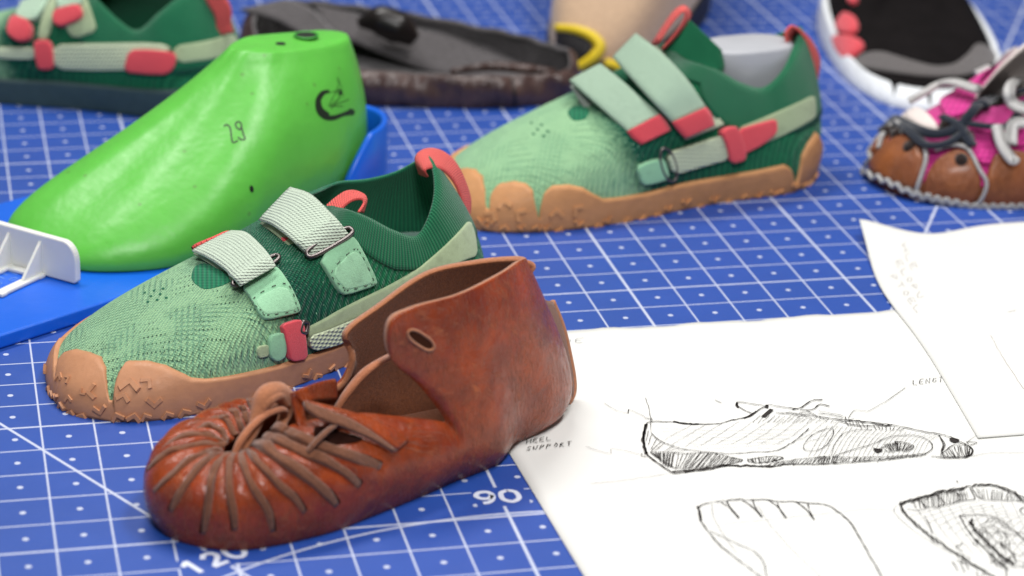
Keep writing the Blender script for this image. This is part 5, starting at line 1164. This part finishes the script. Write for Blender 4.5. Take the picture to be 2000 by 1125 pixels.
def black_shoe():
    root = KF.empty('trainer', label='black low shoe with thick white sole and coral lace tabs at the far edge', cat='shoe')
    K = oval_keys(-.8, 27, 6.3, -5.4, lambda f, s_: 3.6+5.0*min(1, max(0, f-.15)*1.6), lambda f, s_: .10, .42, .35, 20, .85, 19)
    for k in K: k[0] = k[0]
    # near side of the frame is to the right of the walking direction: swap widths where the traced outline needs it
    L = Loft(KF, K, 200, 34)
    BLK = mat_plastic('black_knit', (20, 17, 18), .9, .2, .05, spec=.1); GY = mat_suede('grey_mesh', (104, 100, 100), .7, 6); WH = mat_rubber('white_rubber', (226, 230, 234), .45)
    L.skin('knit_upper', BLK, root, .3)
    f = lambda th: .23-.16*(np.exp(-((th-.925)/.004)**2)+np.exp(-((th-.985)/.004)**2)+np.exp(-((th-.045)/.004)**2))
    n = 600; outsole(L, root, WH, f, .35, n=n)
    Zk = lambda L_: [(1500+.3912*x, .3912*y) for x, y in L_]
    patch(L, 'mesh_panel', Zk([(410, 325), (470, 270), (560, 255), (700, 300), (830, 335), (930, 325), (1000, 270), (1040, 215), (1100, 230), (1160, 300), (1000, 380), (800, 385), (600, 360)]), GY, root, .03, .12, 5, 7, 1)
    for q in ([(345, 120), (390, 62), (440, 90), (460, 140), (430, 180), (360, 170)], [(325, 180), (400, 180), (460, 205), (490, 235), (450, 275), (395, 310), (350, 260)], [(395, -20), (450, -20), (450, 20), (410, 30)]):
        patch(L, 'lace_tab', Zk(q), CORALS, root, .1, .3, 6, 5, 1)
black_shoe()
PF = Frame((53.4, 27.6), 4)
def pink_shoe():
    root = PF.empty('stitched_shoe', label='brown scalloped leather shoe with magenta lining, navy straps and white laces, at the right edge', cat='shoe')
    K = oval_keys(0, 27, 6.0, -5.2, lambda f, s_: 5.0+6.0*max(0, f-.12)+(1.0 if s_ < 0 else 0)*math.sin(math.pi*f), lambda f, s_: .3+.12*f, .5, .5, 20, .8, 9)
    L = Loft(PF, K, 240, 40); Zp = lambda L_: [(1500+.3912*x, .3912*y) for x, y in L_]
    MAG = mat_web('magenta_fabric', (206, 50, 140), 1.2); CR = mat_suede('cream_leather', (236, 224, 218), .88, 4); NV = mat_suede('navy_leather', (30, 38, 52), .6, 5)
    WL = mat_web('white_lace', (252, 248, 244), 2.2); BR = mat_leather('chestnut_leather', (156, 92, 50), (120, 66, 36), (136, 74, 46), .4, .3)
    L.skin('fabric_upper', MAG, root, .25, 0, 1, CR)
    sc = [(455, 700), (462, 640), (490, 560), (530, 515), (575, 525), (625, 590), (640, 625), (610, 690), (590, 745), (600, 742), (650, 700), (720, 690), (772, 735), (785, 800), (778, 880), (775, 930), (785, 900), (830, 820), (900, 760), (960, 750), (1010, 790), (1050, 870), (1062, 940), (1080, 930), (1095, 850), (1115, 785), (1200, 755), (1280, 765)]
    tt = ttop_fn(L, Zp(sc), lambda th: .42-.2*(np.abs(np.sin(th*40)) < .2), .02)
    outsole(L, root, BR, tt, .28, 'scalloped_leather', 600)
    for q in ([(455, 700), (480, 600), (525, 525), (580, 525), (630, 590), (638, 630), (590, 690), (575, 750), (540, 790), (490, 770)], [(525, 845), (545, 795), (600, 745), (650, 700), (720, 695), (770, 738), (785, 810), (762, 900), (742, 945), (640, 910)], [(785, 930), (800, 870), (850, 803), (930, 757), (990, 768), (1042, 840), (1062, 910), (1042, 975), (1003, 1028), (880, 1000), (780, 970)], [(1075, 940), (1100, 850), (1130, 775), (1220, 755), (1300, 770), (1300, 1020), (1100, 1030), (1040, 1020)]):
        patch(L, 'leather_scallop', Zp(q), BR, root, .30, .22, 6, 6, 1)
    def line(name, pts, r, mat, off=.34, n=50, flat=.8):
        b = Bag(); tube(b, [h[0]+h[1]*off for h in (L.hit(*p) for p in Zp(pts))], r, 7, n=n, flat=flat); b.build(name, mat, root, PF)
    zig = [(500+i*22, 850+(i*22)*.42*(1 if i < 12 else 0)+(0 if i < 12 else 111+(i-12)*4.2*(i < 24)+(50 if i >= 24 else 0))+(9 if i % 2 else -9)) for i in range(36)]
    line('white_stitching', zig, .17, WL, .6, 160)
    for q in ([(462, 700), (500, 720), (540, 770), (545, 800), (520, 830)], [(640, 640), (600, 700), (580, 760)], [(650, 690), (720, 680), (775, 725), (800, 800), (770, 900), (750, 955)], [(640, 640), (670, 640), (690, 690)], [(840, 770), (930, 745), (1000, 765), (1050, 850), (1085, 910), (1060, 980), (1015, 1040)], [(460, 660), (480, 580), (530, 515), (580, 515)]):
        line('seam_cord', q, .15, WL, .52, 40)
    patch(L, 'magenta_panel', Zp([(850, 510), (960, 450), (1080, 370), (1290, 270), (1290, 420), (1150, 470), (1040, 550), (930, 600), (890, 590)]), MAG, root, .15, .15, 5, 8, 1)
    patch(L, 'magenta_panel', Zp([(1000, 770), (1050, 755), (1140, 750), (1110, 830), (1040, 810)]), MAG, root, .15, .15, 5, 6, 1)
    patch(L, 'magenta_panel', Zp([(1200, 620), (1290, 600), (1290, 740), (1220, 730)]), MAG, root, .15, .15, 5, 6, 1)
    for q, w in (([(520, 600), (590, 580), (660, 620), (760, 680), (860, 700), (960, 660), (1050, 560), (1150, 520), (1290, 480)], .36), ([(620, 600), (720, 680), (800, 750), (900, 740), (980, 690)], .42), ([(880, 620), (960, 660), (1000, 720), (1020, 750)], .4), ([(1000, 650), (1100, 660), (1200, 650), (1290, 540)], .38), ([(1060, 560), (1160, 500), (1290, 430)], .6)):
        line('navy_strap', q, w, NV, .6, 50, .45)
    for q in ([(720, 530), (790, 470), (880, 460), (960, 490), (1060, 525)], [(1140, 500), (1180, 410), (1240, 340), (1290, 310)], [(1080, 430), (1150, 400)], [(1290, 440), (1240, 500), (1230, 570), (1290, 600)], [(1140, 680), (1160, 760), (1200, 810), (1215, 800)], [(1200, 750), (1220, 670), (1290, 650)]):
        line('white_lace', q, .4, WL, 1.1, 40, .6)
    patch(L, 'lace_pad', Zp([(640, 570), (720, 555), (800, 580), (860, 650), (850, 680), (780, 670), (700, 620)]), CR, root, .25, .4, 8, 7, 2)
    DKH = mat_suede('hole_shade', (44, 32, 28), .6, 5)  # dark colour standing for the shade in the lace holes
    for q in ((540, 600), (660, 690), (720, 755), (965, 810), (900, 640), (985, 700)):
        h = L.hit(*Zp([q])[0]); b = Bag(); tube(b, [h[0]+h[1]*.25, h[0]+h[1]*.7], [.6, .3], 10, n=8); b.build('hole_shade_plug', DKH, root, PF)  # dark plugs in place of holes, shade put into their colour
pink_shoe()

# ------------------------------------------------------------------ camera, light, render
def finish():
    cam = bpy.data.cameras.new('camera'); o = link(bpy.data.objects.new('camera', cam))
    R = Matrix(((RGT[0], UPV[0], -FWD[0]), (RGT[1], UPV[1], -FWD[1]), (RGT[2], UPV[2], -FWD[2])))
    o.matrix_world = Matrix.Translation(Vector(CAM*S)) @ R.to_4x4()
    cam.sensor_width = 36; cam.lens = FO*18; cam.clip_start = .02; cam.clip_end = 50
    cam.dof.use_dof = True; cam.dof.focus_distance = float(np.dot(GF.w([[14, 3, 4]])[0]-CAM, FWD))*S*.985; cam.dof.aperture_fstop = 6.6
    scn.camera = o
    w = bpy.data.worlds.new('World'); scn.world = w; w.use_nodes = True; bg = w.node_tree.nodes['Background']; bg.inputs[0].default_value = (1, .99, .97, 1); bg.inputs[1].default_value = .15
    def area(name, loc, aim, sx, sy, e, col=(1, 1, 1)):
        l = bpy.data.lights.new(name, 'AREA'); l.shape = 'RECTANGLE'; l.size = sx; l.size_y = sy; l.energy = e; l.color = col
        q = link(bpy.data.objects.new(name, l)); q.location = loc; d = Vector(aim)-Vector(loc); q.rotation_euler = d.to_track_quat('-Z', 'Y').to_euler(); return q
    area('ceiling_panel_lamp', (-.1, .9, 2.0), (.25, .1, 0), 1.2, .35, 33, (1, .98, .95))
    area('ceiling_panel_lamp', (.9, -.1, 1.9), (.3, .1, 0), .8, .3, 21, (1, .98, .95))
    area('flash_lamp', (.0, -1.0, 1.3), (.25, .1, 0), .3, .2, 14, (1, 1, 1))
    scn.view_settings.view_transform = 'Standard'; scn.view_settings.look = 'None'; scn.view_settings.exposure = 0; scn.view_settings.gamma = 1
    scn.view_settings.use_curve_mapping = False
    scn.render.engine = 'CYCLES'; scn.cycles.max_bounces = 6; scn.cycles.use_denoising = True
finish()
